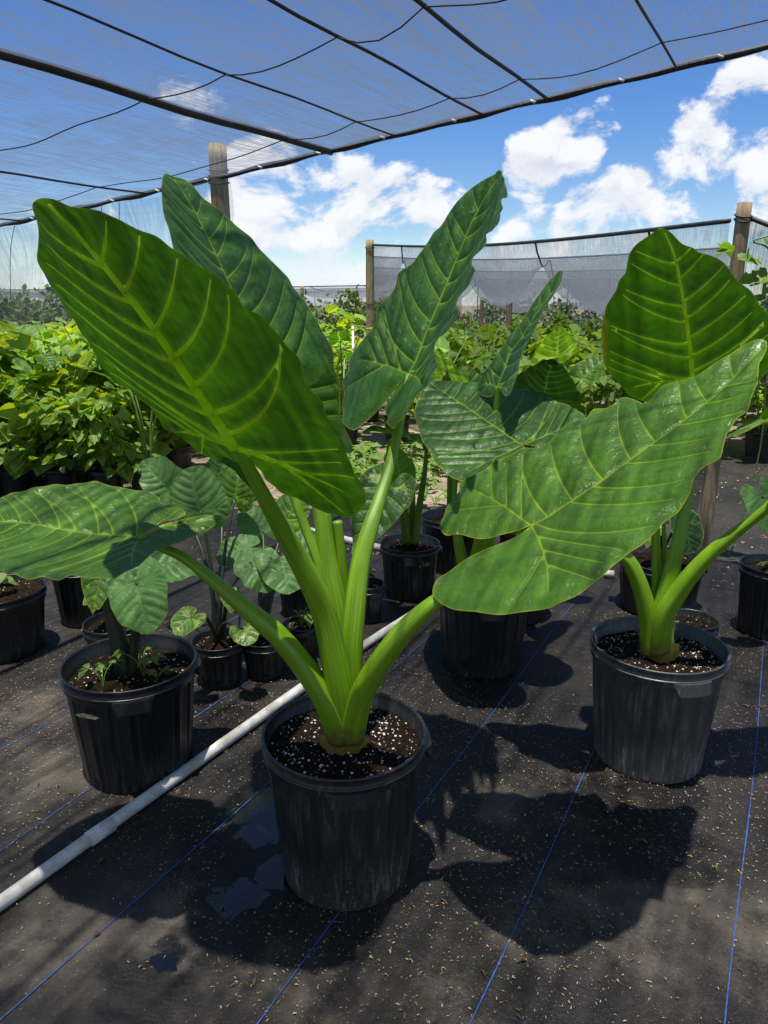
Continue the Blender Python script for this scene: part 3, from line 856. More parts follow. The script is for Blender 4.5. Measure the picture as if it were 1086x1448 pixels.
# woven ground cloth
m, t, out = new_mat('woven_ground_cloth')
P_ = t.n('ShaderNodeNewGeometry').outputs['Position']
Q_ = t.mapping(P_, (1, 1, 1), (0, 0, R(28.3)))
dust = t.noise(P_, 1.7, 6.0, .62)
dust2 = t.noise(P_, 9.0, 5.0, .65)
grit = t.noise(P_, 120.0, 3.0, .75)
fib = t.noise(t.mapping(Q_, (260, 60, 1)), 1.0, 2.0)
f = t.math('ADD', t.math('MULTIPLY', dust, .55), t.math('ADD', t.math('MULTIPLY', dust2, .3), t.math('MULTIPLY', grit, .15)))
patch = None
for (u_, v_), r_0 in (((735, 1130), .16), ((790, 1290), .20), ((900, 1320), .22), ((1060, 1330), .20), ((60, 1100), .30), ((30, 1010), .28), ((250, 1330), .30), ((60, 1350), .25), ((640, 1400), .12), ((470, 1400), .12), ((820, 1110), .12), ((560, 1010), .12)):
    q_ = ground(u_, v_)
    dd_ = t.n('ShaderNodeVectorMath', {0: P_, 1: (q_[0], q_[1], 0)}, operation='DISTANCE').outputs['Value']
    m_ = t.ss(t.math('ADD', dd_, t.math('MULTIPLY_ADD', t.noise(P_, 6.0, 4.0, .6), .4, -.2)), r_0, .0)
    patch = m_ if patch is None else t.math('MAXIMUM', patch, m_)
c = t.mix(t.math('MULTIPLY', t.ss(f, .40, .60), t.math('MULTIPLY_ADD', patch, .88, .14)), (.0105, .0103, .0104), (.125, .104, .080))
c = t.mix(t.math('MULTIPLY', t.ss(grit, .60, .72), t.math('MULTIPLY_ADD', patch, .5, .15)), c, (.18, .13, .08))
spk = t.noise(P_, 330.0, 2.0, .6)
c = t.mix(t.math('MULTIPLY', t.ss(spk, .655, .70), .75), c, (.26, .18, .10))
c = t.mix(t.ss(t.noise(P_, 3.1, 4.0, .6), .60, .72, 0, .75), c, (.012, .011, .010))
scr = t.ss(t.noise(t.mapping(Q_, (22, 2.0, 1)), 1.0, 5.0, .7, .6), .66, .78)
damp_shade = None
for (u_, v_), r_0 in (((205, 1405), .11), ((238, 1362), .05), ((930, 1195), .16), ((880, 1185), .07), ((360, 1190), .20), ((350, 1280), .15), ((850, 1130), .12), ((300, 1020), .14), ((690, 965), .16), ((940, 1110), .14)):  # true damp spots plus leaf and pot shadows, darkened into the cloth colour
    q_ = ground(u_, v_)
    dd_ = t.n('ShaderNodeVectorMath', {0: P_, 1: (q_[0], q_[1], 0)}, operation='DISTANCE').outputs['Value']
    dd_ = t.math('ADD', dd_, t.math('MULTIPLY_ADD', t.noise(P_, 13.0, 4.0, .6), .22, -.11))
    m_ = t.ss(dd_, r_0, r_0 * .72)
    damp_shade = m_ if damp_shade is None else t.math('MAXIMUM', damp_shade, m_)
c = t.mix(t.math('MULTIPLY', damp_shade, .82), c, (.007, .0065, .006))
wet = None
for (u_, v_), r_0 in (((362, 1140), .085), ((372, 1172), .07), ((392, 1235), .06), ((345, 1268), .055), ((322, 1274), .04), ((236, 1358), .03)):
    q_ = ground(u_, v_)
    dd_ = t.n('ShaderNodeVectorMath', {0: P_, 1: (q_[0], q_[1], 0)}, operation='DISTANCE').outputs['Value']
    m_ = t.ss(t.math('ADD', dd_, t.math('MULTIPLY_ADD', t.noise(P_, 22.0, 4.0, .6), .12, -.06)), r_0, r_0 * .82)
    wet = m_ if wet is None else t.math('MAXIMUM', wet, m_)
c = t.mix(wet, c, (.005, .005, .005))
c = t.mix(t.math('MULTIPLY', scr, t.ss(dust2, .45, .65, 0, .55)), c, (.24, .22, .20))
wv = t.n('ShaderNodeTexWave', {'Vector': Q_, 'Scale': 120.0, 'Distortion': 1.5}, bands_direction='X')
wv2 = t.n('ShaderNodeTexWave', {'Vector': Q_, 'Scale': 95.0, 'Distortion': 1.5}, bands_direction='Y')
hgt = t.math('ADD', t.math('ADD', t.math('MULTIPLY', wv.outputs['Fac'], .2), t.math('MULTIPLY', wv2.outputs['Fac'], .2)), t.math('ADD', grit, t.math('MULTIPLY', fib, .5)))
bp = t.n('ShaderNodeBump', {'Strength': .55, 'Distance': .003, 'Height': hgt})
bp2 = t.n('ShaderNodeBump', {'Strength': .35, 'Distance': .03, 'Height': dust2, 'Normal': bp.outputs[0]})
rg = t.math('MULTIPLY_ADD', damp_shade, -.16, t.math('MULTIPLY_ADD', f, .5, .34))
rg = t.math('MULTIPLY_ADD', t.math('SUBTRACT', rg, .04), t.math('SUBTRACT', 1.0, wet), .04)
t.link(t.math('MULTIPLY_ADD', wet, -.53, .55), bp.inputs['Strength'])
t.link(t.math('MULTIPLY_ADD', wet, -.33, .35), bp2.inputs['Strength'])
p = principled(t, Base_Color=c, Roughness=rg, Normal=bp2.outputs[0])
p.inputs['Specular IOR Level'].default_value = .30
t.link(t.math('MULTIPLY_ADD', wet, .45, .30), p.inputs['Specular IOR Level'])
t.link(p.outputs[0], out.inputs[0])
M['mat'] = m
r_ = np.random.default_rng(3)
edge = []
for s in np.linspace(-14, 16, 70):
    q = PX * s + AX * 5.15
    yy = 4.75 + .10 * (s - 0) * 0 + .16 * wob(np.array(s), np.array(0.0), 5, 1.3) + r_.normal(0, .04)
    edge.append((s, yy + (1.6 if s > 1.0 else 0) * min(1, max(0, (s - 1.0) / 1.2)) + (1.2 if s < -2 else 0)))
sheet('weed_mat', [(-14, -6), (16, -6)] + edge[::-1], 0.0, M['mat'])
weed_mat = COL.objects['weed_mat']

# blue tracer threads woven into the cloth
def tracer(s, y0, y1):
    V, F = [], []
    n = 60
    for i in range(n + 1):
        q = PX * s + AX * (y0 + (y1 - y0) * i / n)
        w_ = .00115 * (1 + .25 * math.sin(i * 2.1))
        dx = .004 * math.sin(i * .37 + s * 9)
        for k in (-1, 1):
            V.append((q[0] + PX[0] * (k * w_ + dx), q[1] + PX[1] * (k * w_ + dx), .0035))
    for i in range(n):
        F.append((2 * i, 2 * i + 1, 2 * i + 3, 2 * i + 2))
    mesh_obj('tracer_thread', V, F, M['thread'], weed_mat, smooth=False)
for s in (-1.93, -1.54, -1.131, -.711, -.366, .052, .47, .86, 1.25):
    tracer(s, -1.5, 4.4 + (.0 if s < 1 else 1.0) + .5 * s)

# puddle, damp and painted shadow blots on the cloth
def blot(name, pts, z, mat, seed):
    P = catmull([ground(u, v)[:2] for u, v in pts], 8, True)
    P = P + np.stack([wob(P[:, 0], P[:, 1], seed, 55), wob(P[:, 0], P[:, 1], seed + 1, 55)], 1) * .005
    o = mesh_obj(name, [(x, y, z) for x, y in P], [tuple(range(len(P)))], mat, smooth=False)
    return struct(o)
m, t, out = new_mat('shallow_water')
P_ = t.n('ShaderNodeNewGeometry').outputs['Position']
bp = t.n('ShaderNodeBump', {'Strength': .12, 'Distance': .004, 'Height': t.noise(P_, 30.0, 3.0)})
p = principled(t, Base_Color=(.004, .004, .004), Roughness=.02, Normal=bp.outputs[0]); p.inputs['IOR'].default_value = 1.38
t.link(p.outputs[0], out.inputs[0]); M['water'] = m
m, t, out = new_mat('damp_cloth')
P_ = t.n('ShaderNodeNewGeometry').outputs['Position']
gr = t.noise(P_, 110.0, 3.0, .7)
p = principled(t, Base_Color=t.mix(t.ss(gr, .5, .7), (.012, .010, .009), (.05, .036, .024)), Roughness=.42)
bp = t.n('ShaderNodeBump', {'Strength': .5, 'Distance': .003, 'Height': gr}); t.link(bp.outputs[0], p.inputs['Normal'])
t.link(p.outputs[0], out.inputs[0]); M['damp'] = m
#blot('damp_stain', [(150, 1400), (180, 1372), (210, 1368), (222, 1345), (250, 1338), (262, 1352), (240, 1375), (222, 1400), (212, 1440), (190, 1470), (150, 1480), (135, 1440)], .0028, M['damp'], 8)
#blot('shadow_patch', [(880, 1190), (920, 1150), (975, 1160), (1000, 1200), (980, 1245), (930, 1240), (890, 1225)], .0028, M['damp'], 12)

WET = np.array([tuple(ground(u, v)[:2]) for u, v in [(340, 1110), (402, 1105), (405, 1265), (385, 1290), (318, 1282), (310, 1250), (335, 1170)]])
# straw, bark and leaf bits blown over the cloth
def litter(name, n, xr, yr, smin, smax, mat, seed, z=.004):
    r = np.random.default_rng(seed)
    x = r.uniform(*xr, n); y = r.uniform(*yr, n)
    den = wob(x, y, seed, 2.2)
    keep = r.random(n) < .35 + .5 * (den > -.2) + .3 * den
    keep &= ~inside(WET, x, y)
    x, y = x[keep], y[keep]; n = len(x)
    L = smin + (smax - smin) * r.random(n) ** 2.5; Wd = L * r.uniform(.12, .45, n)
    th = r.uniform(0, 6.283, n); hb = L * r.uniform(.05, .35, n)
    ux, uy = np.cos(th), np.sin(th)
    V = np.zeros((n, 6, 3))
    for j, (a_, b_, h_) in enumerate([(-1, -.6, 0), (-1, .6, 0), (0, 1, 1), (1, .5, .15), (1, -.5, .15), (0, -1, 1)]):
        V[:, j, 0] = x + ux * a_ * L / 2 - uy * b_ * Wd / 2
        V[:, j, 1] = y + uy * a_ * L / 2 + ux * b_ * Wd / 2
        V[:, j, 2] = z + h_ * hb
    F = []
    for i in range(n):
        q = i * 6
        F += [(q, q + 5, q + 2, q + 1), (q + 5, q + 4, q + 3, q + 2)]
    return stuff(mesh_obj(name, V.reshape(-1, 3), F, mat, smooth=False))
litter('straw_litter', 42000, (-1.5, 1.7), (.75, 3.0), .0018, .0075, M['straw'], 21)
litter('straw_litter', 3500, (-3, 4), (3.2, 6.5), .008, .03, M['straw'], 22)
M['litter_dark'] = plain_material('dry_leaf_bits', (.035, .022, .012), (.16, .09, .03), 30.0, .85)
litter('dry_leaf_litter', 1500, (-1.7, 2.2), (.7, 3.6), .006, .022, M['litter_dark'], 23)
litter('dry_leaf_litter', 1800, (-2.2, 3.5), (3.6, 8.0), .02, .06, M['litter_dark'], 24, z=-.004)

# ------------------------------------------------------------------ shade cloth overhead
E_ = [(-7.6, 8.33, 1.70), (-2.786, 5.744, 1.83), (-.94, 4.75, 2.01), (1.556, 3.406, 2.29), (4.9, 1.6, 2.6)]
Ec = resample(np.array(E_), .08)
def edge_at(u):
    """point of the cloth's edge seen at column u of the photograph"""
    col = 543 + FPX * Ec[:, 0] / (Ec[:, 1] * CP - (Ec[:, 2] - CAMZ) * SP)
    return int(np.argmin(np.abs(col - u)))
dirw = np.array([-AX[0], -AX[1], 0])
seam_i = sorted(edge_at(u) for u in (40, 205, 460, 566, 680, 768, 950)) + [len(Ec) - 12]
def net_z(i, wd):
    """sag between the seams and along the run"""
    z = Ec[i, 2]
    b = np.array([0] + seam_i + [len(Ec) - 1])
    k = np.searchsorted(b, i, side='right') - 1
    k = min(k, len(b) - 2)
    f = (i - b[k]) / max(1, b[k + 1] - b[k])
    sag = .035 * math.sin(math.pi * f) * min(1, wd / .5)
    return z - sag * (1 + .3 * math.sin(wd * 1.7 + k)) + .006 * math.sin(wd * 5 + i * .9) * min(1, wd) - .03 * math.sin(min(wd, 9) * .7)
Ws = np.concatenate([[0, .06, .14], np.linspace(.25, 11.5, 52)])
V, F, UV = [], [], []
for i in range(len(Ec)):
    for wd in Ws:
        q = Ec[i] + dirw * wd
        V.append((q[0], q[1], net_z(i, wd))); UV.append((i * .08, wd))
nw = len(Ws)
for i in range(len(Ec) - 1):
    for j in range(nw - 1):
        F.append((i * nw + j, i * nw + j + 1, (i + 1) * nw + j + 1, (i + 1) * nw + j))
shade = thing('shade_cloth', 'blue-grey woven shade cloth with dark seams, stretched overhead above the potted plants', 'shade cloth', (0, 3, 0))
mesh_obj('cloth', V, F, M['net'], shade, uv=UV)
tube('edge_cable', [(p[0], p[1], p[2] + .004 * math.sin(k * 1.3)) for k, p in enumerate(Ec)], [.0155 + .003 * math.sin(k * .9) for k in range(len(Ec))], M['cable'], shade, nseg=8)
for n_, i in enumerate(seam_i[:-1]):
    pts = [tuple(Ec[i] + dirw * wd + np.array([0, 0, net_z(i, wd) - Ec[i, 2] - .006])) for wd in Ws]
    rr = (.005, .006, .018, .0045, .006, .0075, .005)[n_]
    tube('seam', pts, rr, M['cable'], shade, nseg=8, flat=1.0)
for wd in (.42, 1.35, 2.3, 3.3, 4.4):
    pts = [tuple(Ec[i] + dirw * wd + np.array([0, 0, net_z(i, wd) - Ec[i, 2] - .010])) for i in range(len(Ec))]
    tube('wire', pts, .0026, M['cable'], shade, nseg=5)
for k, i in enumerate(range(8, len(Ec) - 20, 5)):
    q = Ec[i]
    V, F, _ = tube_geo([(q[0] - .012, q[1] - .02, q[2] + .004), (q[0] + .012, q[1] - .024, q[2] - .006)], .006, 6)
    mesh_obj('clip', V, F, M['clip'], shade)
# sheer side curtain hanging at the far left, with its loose threads
i0, i1 = 4, edge_at(322)
V, F, UV = [], [], []
for i in range(i0, i1 + 1):
    for j in range(13):
        q = Ec[i]; h = j / 12 * .72
        V.append((q[0] + .03 * math.sin(i * .8 + j * .5), q[1] + .05 * math.sin(i * .45 + j * .3), q[2] - .02 - h)); UV.append((i * .08, h))
for i in range(i1 - i0):
    for j in range(12):
        F.append((i * 13 + j, i * 13 + j + 1, (i + 1) * 13 + j + 1, (i + 1) * 13 + j))
side = thing('side_curtain', 'sheer torn side curtain with loose threads hanging beside the tall wooden post at the left', 'curtain', (Ec[i1][0], Ec[i1][1], 0))
mesh_obj('cloth', V, F, M['net_sheer'], side, uv=UV)
rr_ = np.random.default_rng(5)
for k in range(14):
    i = int(rr_.integers(i0 + 10, i1)); q = Ec[i]
    L_ = rr_.uniform(.25, .9); sx = rr_.normal(0, .09)
    pts = catmull([(q[0], q[1] - .06, q[2] - .02), (q[0] + sx * .4, q[1] - .10, q[2] - L_ * .4), (q[0] + sx, q[1] - .07, q[2] - L_)], 6)
    tube('loose_thread', pts, .0022, M['cable'], side, nseg=4)

# ------------------------------------------------------------------ posts
def post(label, x, y, h, rad, mat, seed, band=None, lean=(0, 0)):
    r = np.random.default_rng(seed)
    n, k = 26, 20
    V, F = [], []
    for i in range(n + 1):
        z = -.05 + (h + .05) * i / n
        for j in range(k):
            th = 6.283 * j / k
            rr = rad * (1.06 - .1 * i / n) * (1 + .02 * math.sin(3 * th + seed) + .014 * math.sin(z * 11 + 2 * th + seed))
            V.append((x + lean[0] * z + rr * math.cos(th), y + lean[1] * z + rr * math.sin(th), z))
    for i in range(n):
        for j in range(k):
            a_, b_ = i * k + j, i * k + (j + 1) % k
            F.append((a_, b_, b_ + k, a_ + k))
    F.append(tuple(range(n * k, n * k + k)))
    t_ = thing('wooden_post', label, 'post', (x, y, 0))
    mesh_obj('timber', V, F, mat, t_)
    for bz in band or ():
        th = np.linspace(0, 2 * math.pi, 20)
        tube('wire_tie', np.stack([x + lean[0] * bz + rad * 1.08 * np.cos(th), y + lean[1] * bz + rad * 1.08 * np.sin(th), bz + .012 * np.sin(th)], 1), .004, M['cable'], t_, nseg=6)
    return t_
q = ground(322, 664)
post('tall round wooden post reaching above the overhead shade cloth, behind the leftmost giant leaves', -.985, 4.80, 2.19, .056, M['wood'], 1, (1.98, 2.02, 2.05))
post('grey-brown wooden post holding a sagging net, behind the right giant plant', 1.672, 3.70, 1.735, .034, M['wood_grey'], 2, (1.66, 1.68))
PF = at(523, 342, 8.6)
post('thin brown wooden post standing in the gap between the two upright dark leaves', PF[0], PF[1], PF[2] + .02, .047, M['wood'], 3, (PF[2] - .06, 1.3))
q = at(427, 408, 18)
post('small far wooden post under the distant net, just right of the tall dark leaf', q[0], q[1], q[2] + .06, .045, M['wood'], 4, ())
q = at(722, 392, 10.4)
post('slim far wooden post under the second shade roof, above the edge-on blue-green leaf', q[0], q[1], q[2], .042, M['wood_grey'], 5, ())
q = at(861, 392, 11.5)
post('slim far wooden post under the second shade roof, left of the upright glowing leaf', q[0], q[1], q[2], .04, M['wood_grey'], 6, ())
q = at(682, 420, 12.5)
post('short far post at the back of the second shade roof', q[0], q[1], q[2], .035, M['wood_grey'], 7, ())

# ------------------------------------------------------------------ second shade roof, beyond the posts
def roof_net(name, label, A0, A1, back, profile, seed, scal=.10, nU=60, mat='net_far', cable=.012, back2=None):
    back2 = np.array(back2 if back2 is not None else back)
    A0, A1, back = np.array(A0), np.array(A1), np.array(back)
    V, F, UV = [], [], []
    m_ = len(profile)
    W_ = np.linalg.norm(A1 - A0)
    for i in range(nU + 1):
        u = i / nU
        p0 = A0 + (A1 - A0) * u
        p0[2] -= .10 * math.sin(math.pi * u) * .6
        sc = abs(math.sin(u * W_ * 2.6 + seed)) ** .8
        for j, pr_ in enumerate(profile):
            d_, z_ = pr_[:2]
            e = pr_[2] if len(pr_) > 2 else min(1, d_ / .6)
            V.append(tuple(p0 + (back + (back2 - back) * u) * d_ + np.array([0, 0, z_ - e * scal * sc * (1 + .5 * math.sin(j * 1.9 + seed)) + .016 * math.sin(i * .9 + j * 1.3) * min(e, .6)])))
            UV.append((u * W_, d_ - z_))
    for i in range(nU):
        for j in range(m_ - 1):
            F.append((i * m_ + j, i * m_ + j + 1, (i + 1) * m_ + j + 1, (i + 1) * m_ + j))
    t_ = thing(name, label, 'shade net', tuple(A0 * [1, 1, 0]))
    mesh_obj('cloth', V, F, M[mat], t_, uv=UV)
    for q_ in range(1, int(W_ * 2.6 / math.pi) + 1):
        i = min(nU, max(0, int(round((q_ * math.pi - seed % math.pi) / 2.6 / W_ * nU))))
        tube('fold', [tuple(np.array(V[i * m_ + j]) - [0, 0, .006]) for j in range(m_)], .007, M['cable'], t_, nseg=5)
    for j in range(1, m_ - 1):
        if len(profile[j]) > 2 and profile[j][2] == 0:
            tube('wire', [tuple(np.array(V[i * m_ + j]) + [0, 0, .01]) for i in range(nU + 1)], .009, M['cable'], t_, nseg=5)
    tube('edge_cable', [V[i * m_] for i in range(nU + 1)], cable, M['cable'], t_, nseg=6)
    return t_
prof2 = []
for k_, (d0_, d1_) in enumerate(((0, 1.7), (1.7, 3.9), (3.9, 6.2))):
    for q_ in np.linspace(0, 1, 9)[:-1]:
        prof2.append((d0_ + (d1_ - d0_) * q_, -.03 * k_ - .10 * math.sin(math.pi * q_), math.sin(math.pi * q_)))
prof2 += [(6.2, -.09, 0), (6.24, -.30, .3), (6.27, -.52, .5), (6.30, -.76, .7), (6.33, -.98, 1)]
PR = at(1032, 312, 3.95)
roof_net('shade_net', 'sagging grey net roof between the thin brown post and the leaning post', PF + [.02, 0, -.03], PR, (-.03, 1, 0), prof2, 1, .27, back2=(.42, .9, 0))
# slack cloth tied from the leaning post to the right
A0, A1 = at(1052, 304, 3.72), at(1290, 330, 3.2)
roof_net('shade_net', 'grey net hanging down to the right of the leaning post, behind the vine leaves', A0, A1, (.28, .96, 0), [(0, 0), (.04, -.15), (.02, -.32), (.06, -.5), (.03, -.68)], 4, .03, 24)
# distant net
A0, A1 = np.array([-15.5, 18.0, 1.62]), np.array([1.2, 18.0, 1.74])
roof_net('shade_net', 'long low grey net roof in the far distance, left of the thin brown post', A0, A1, (.25, .97, 0), [(0, 0, 0), (.5, -.04, .6), (1, -.06, 1), (1.5, -.04, .6), (2, -.02, 0), (2.5, -.06, .6), (3, -.08, 1), (3.5, -.06, .6), (4, -.04, 0), (4.05, -.3, .3), (4.1, -.6, .6), (4.12, -.85, 1)], 2, .12, 80)

# ------------------------------------------------------------------ white pipes
def gp(u, v, z=.018):
    g_ = ground(u, v, z); return tuple(g_)
P_ = [gp(-120, 1362), gp(0, 1277), gp(215, 1123), gp(430, 970), gp(520, 909), gp(620, 845)]
d_ = np.array(P_[-1]) - np.array(P_[2]); d_ /= np.linalg.norm(d_)
tee = np.array(P_[-1]) + d_ * .50
pipe = thing('irrigation_pipe', 'long white plastic pipe lying diagonally across the dark ground cloth, behind the big front pot', 'pipe', (P_[1][0], P_[1][1], 0))
tube('pipe_run', catmull(P_ + [tuple(tee)], 12), .0165, M['pipe'], pipe, nseg=16)
c0 = np.array(gp(142, 1176))
tube('coupling', [c0 - d_ * .035, c0 - d_ * .034, c0 + d_ * .034, c0 + d_ * .035], [.0170, .0195, .0195, .0170], M['pipe'], pipe, nseg=16)
pipe2 = thing('irrigation_pipe', 'white plastic pipe running crosswise behind the small black pot in the middle', 'pipe', (tee[0], tee[1], 0))
Q_ = [(-.62, 4.28, .018), gp(527, 772), gp(650, 795), tuple(tee), gp(868, 812)]
tube('pipe_run', catmull(Q_, 10), .0185, M['pipe'], pipe2, nseg=14)
dd = np.array(Q_[4]) - np.array(Q_[3]); dd /= np.linalg.norm(dd)
tube('tee_fitting', [tee - dd * .06, tee - dd * .058, tee + dd * .058, tee + dd * .06], [.019, .025, .025, .019], M['pipe'], pipe2, nseg=14)

# ================================================================== the potted plants
def potted(name, label, u, v, Rt, Rb, H, potmat='pot', loc=None, group=None, cat='potted plant', **kw):
    q = loc if loc is not None else ground(u, v)
    t_ = thing(name, label, cat, (q[0], q[1], .0), group)
    pot_parts(t_, Rt, Rb, H, M[potmat], **kw)
    return t_

def leaf_with_stalk(root, leaf, pts, rad, mat='petiole', **kw):
    """the stalk belongs to its leaf"""
    return stalk(pts, rad, M[mat], leaf, **kw)

# --- the giant in front
main = potted('elephant_ear', 'giant elephant ear with huge upright green leaves in the big black pot at the front', 490, 1222, .178, .146, .362, 'pot_dusty',
              seed=3, perlite=520, soil_drop=.036, spin=.08)
mx_, my_ = main.location[0], main.location[1]
B_ = lambda dx, dy, z: (mx_ + dx, my_ + dy, z)
KW = dict(step=.0062)
l1 = traced_leaf(LEAVES['L1'], M['leaf'], main, seed=11, nlat=7, wm=.0085, ribs=range(0, 40), rib_r=.0095, bulge=.0045, wave=.006, **KW)
stalk(px((487, 1046, 1.435), (480, 975, 1.425), (462, 880, 1.42), (440, 825, 1.40), (415, 778, 1.38), (374, 704, 1.335), (335, 629, 1.30)), (.036, .035, .030, .0265, .023, .0165, .0120), M['petiole'], l1)
l2 = traced_leaf(LEAVES['L2'], M['leaf_shaded'], main, seed=12, nlat=9, wm=.0052, ribs=(0,), rib_r=.006, bulge=.0055, ripple=.0016, wave=.009, **KW)
stalk(px((484, 1030, 1.475), (484, 950, 1.49), (478, 870, 1.51), (464, 795, 1.535), (453, 716, 1.56), (428, 630, 1.61), (391, 545, 1.66)), (.034, .031, .028, .024, .021, .016, .010), M['petiole'], l2)
l3 = traced_leaf(LEAVES['L3'], M['leaf_shaded'], main, seed=13, nlat=8, wm=.0052, ribs=(0,), rib_r=.006, bulge=.0055, ripple=.0016, wave=.008, **KW)
stalk(px((494, 1040, 1.455), (496, 940, 1.46), (501, 870, 1.475), (509, 800, 1.51), (522, 750, 1.55), (537, 705, 1.60), (556, 640, 1.68), (579, 530, 1.80)), (.033, .0285, .0265, .0235, .0205, .0165, .0135, .009), M['petiole'], l3)
l4 = traced_leaf(LEAVES['L4'], M['leaf'], main, seed=14, nlat=8, wm=.0052, ribs=(0,), rib_r=.006, bulge=.005, ripple=.0015, wave=.007, **KW)
stalk(px((495, 1040, 1.43), (508, 985, 1.405), (532, 942, 1.38), (565, 897, 1.36), (598, 864, 1.355), (628, 842, 1.36), (690, 805, 1.37), (752, 749, 1.38)), (.036, .033, .030, .0265, .021, .0175, .0145, .010), M['petiole'], l4)
l5 = traced_leaf(LEAVES['L5'], M['leaf'], main, seed=15, nlat=9, wm=.005, ribs=(0,), rib_r=.0055, bulge=.0055, ripple=.0018, wave=.007, **KW)
stalk(px((482, 1040, 1.43), (465, 995, 1.42), (440, 955, 1.415), (400, 905, 1.41), (368, 876, 1.41), (331, 846, 1.415), (295, 815, 1.425), (258, 787, 1.44), (215, 768, 1.45), (197, 757, 1.45)), (.036, .034, .030, .0265, .024, .019, .0155, .0125, .0105, .009), M['petiole'], l5)
# young rolled leaf, bare stalk and the cut stub in the middle
yl = stalk(px((484, 1000, 1.50), (470, 880, 1.515), (452, 800, 1.53), (434, 752, 1.545), (416, 702, 1.56), (404, 650, 1.58), (398, 600, 1.59)), (.022, .018, .0145, .012, .011, .009, .002), M['petiole'], main, name='rolled_young_leaf')
stalk(px((494, 1000, 1.50), (490, 880, 1.53), (483, 790, 1.54), (477, 737, 1.545)), (.020, .016, .0125, .0115), M['petiole'], main, name='cut_stalk')
stalk([B_(0, .0, .30), B_(0, 0, .335), B_(0.002, -.003, .37), B_(.004, 0, .41)], (.050, .046, .042, .034), M['petiole'], main, name='stem_base', groove=0, nseg=20)
def sheath(root, c, r0, z0, z1, a0, a1, seed):
    """dry sheath wrapping the stem base"""
    V, F = [], []
    n, m_ = 16, 6
    for i in range(n + 1):
        th = a0 + (a1 - a0) * i / n
        for j in range(m_ + 1):
            z = z0 + (z1 - z0) * j / m_ * (.6 + .4 * math.sin(math.pi * i / n)) 
            r = r0 - .07 * (z - z0) + .002 * math.sin(i * 1.7 + seed)
            V.append((c[0] + r * math.cos(th), c[1] + r * math.sin(th), z))
    for i in range(n):
        for j in range(m_):
            a_ = i * (m_ + 1) + j
            F.append((a_, a_ + m_ + 1, a_ + m_ + 2, a_ + 1))
    return mesh_obj('dry_sheath', V, F, M['sheath'], root)
M['sheath'] = leaf_material('dry_sheath', (.34, .25, .035), (.24, .17, .04), (.40, .30, .03), G_VEIN, attr=False, tmix=.35, rough=.55)
sheath(main, (mx_ + .001, my_ - .002), .0565, .322, .378, -2.9, -.25, 1)

# --- the giant at the right
right = potted('elephant_ear', 'second giant elephant ear in the worn grey pot at the right, with thick bright stalks', 914, 1066, .179, .148, .360, 'pot_grey',
               seed=8, perlite=460, soil_drop=.042, spin=.12)
rx_, ry_ = right.location[0], right.location[1]
r1 = traced_leaf(LEAVES['R1'], M['leaf_edge'], right, seed=21, nlat=7, wm=.0075, ribs=range(0, 40), rib_r=.0058, bulge=.0045, wave=.006, step=.0066)
stalk(px((926, 925, 1.895), (934, 868, 1.905), (948, 815, 1.915), (959, 767, 1.92), (966, 730, 1.93), (973, 690, 1.94), (978, 610, 1.95), (980, 537, 1.95)), (.036, .031, .0255, .0215, .0185, .016, .013, .010), M['petiole'], r1)
R2J = at(1128, 572, 1.80)
r2 = heart_leaf(R2J, (.86, .20, .12), (-.20, .45, .75), .36, M['leaf'], right, cup=.22, lobes=1.15, seed=22, ribs=range(0, 30), rib_r=.005, wm=.0052, nlat=6)
stalk(px((931, 920, 1.875), (939, 873, 1.86), (957, 842, 1.85), (979, 812, 1.84), (1007, 782, 1.83), (1040, 754, 1.82), (1065, 735, 1.81), (1095, 708, 1.80), (1128, 660, 1.80)) + [tuple(R2J)], (.036, .034, .030, .0265, .0225, .018, .0155, .014, .012, .009), M['petiole'], r2)
R3J = at(835, 735, 1.86)
r3 = heart_leaf(R3J, (-.75, .35, .25), (-.1, -.25, .95), .30, M['leaf'], right, seed=23)
stalk(px((920, 922, 1.89), (918, 875, 1.885), (907, 832, 1.88), (892, 798, 1.875), (873, 778, 1.87)) + [tuple(R3J)], (.034, .031, .027, .0235, .0195, .010), M['petiole'], r3)
stalk(px((928, 905, 1.94), (929, 840, 1.945), (928, 790, 1.95), (927, 740, 1.955), (926, 690, 1.96), (925, 655, 1.96)), (.020, .0165, .0145, .0125, .010, .002), M['petiole'], right, name='rolled_young_leaf')
stalk(px((932, 900, 1.95), (938, 830, 1.96), (940, 780, 1.965), (938, 735, 1.97)), (.010, .0085, .0075, .006), M['petiole'], right, name='cut_stalk')
stalk([(rx_, ry_, .30), (rx_, ry_, .335), (rx_ + .002, ry_, .37), (rx_ + .004, ry_, .41)], (.050, .047, .043, .034), M['petiole'], right, name='stem_base', groove=0, nseg=20)
sheath(right, (rx_, ry_ - .002), .0560, .316, .385, -2.9, -.2, 2)

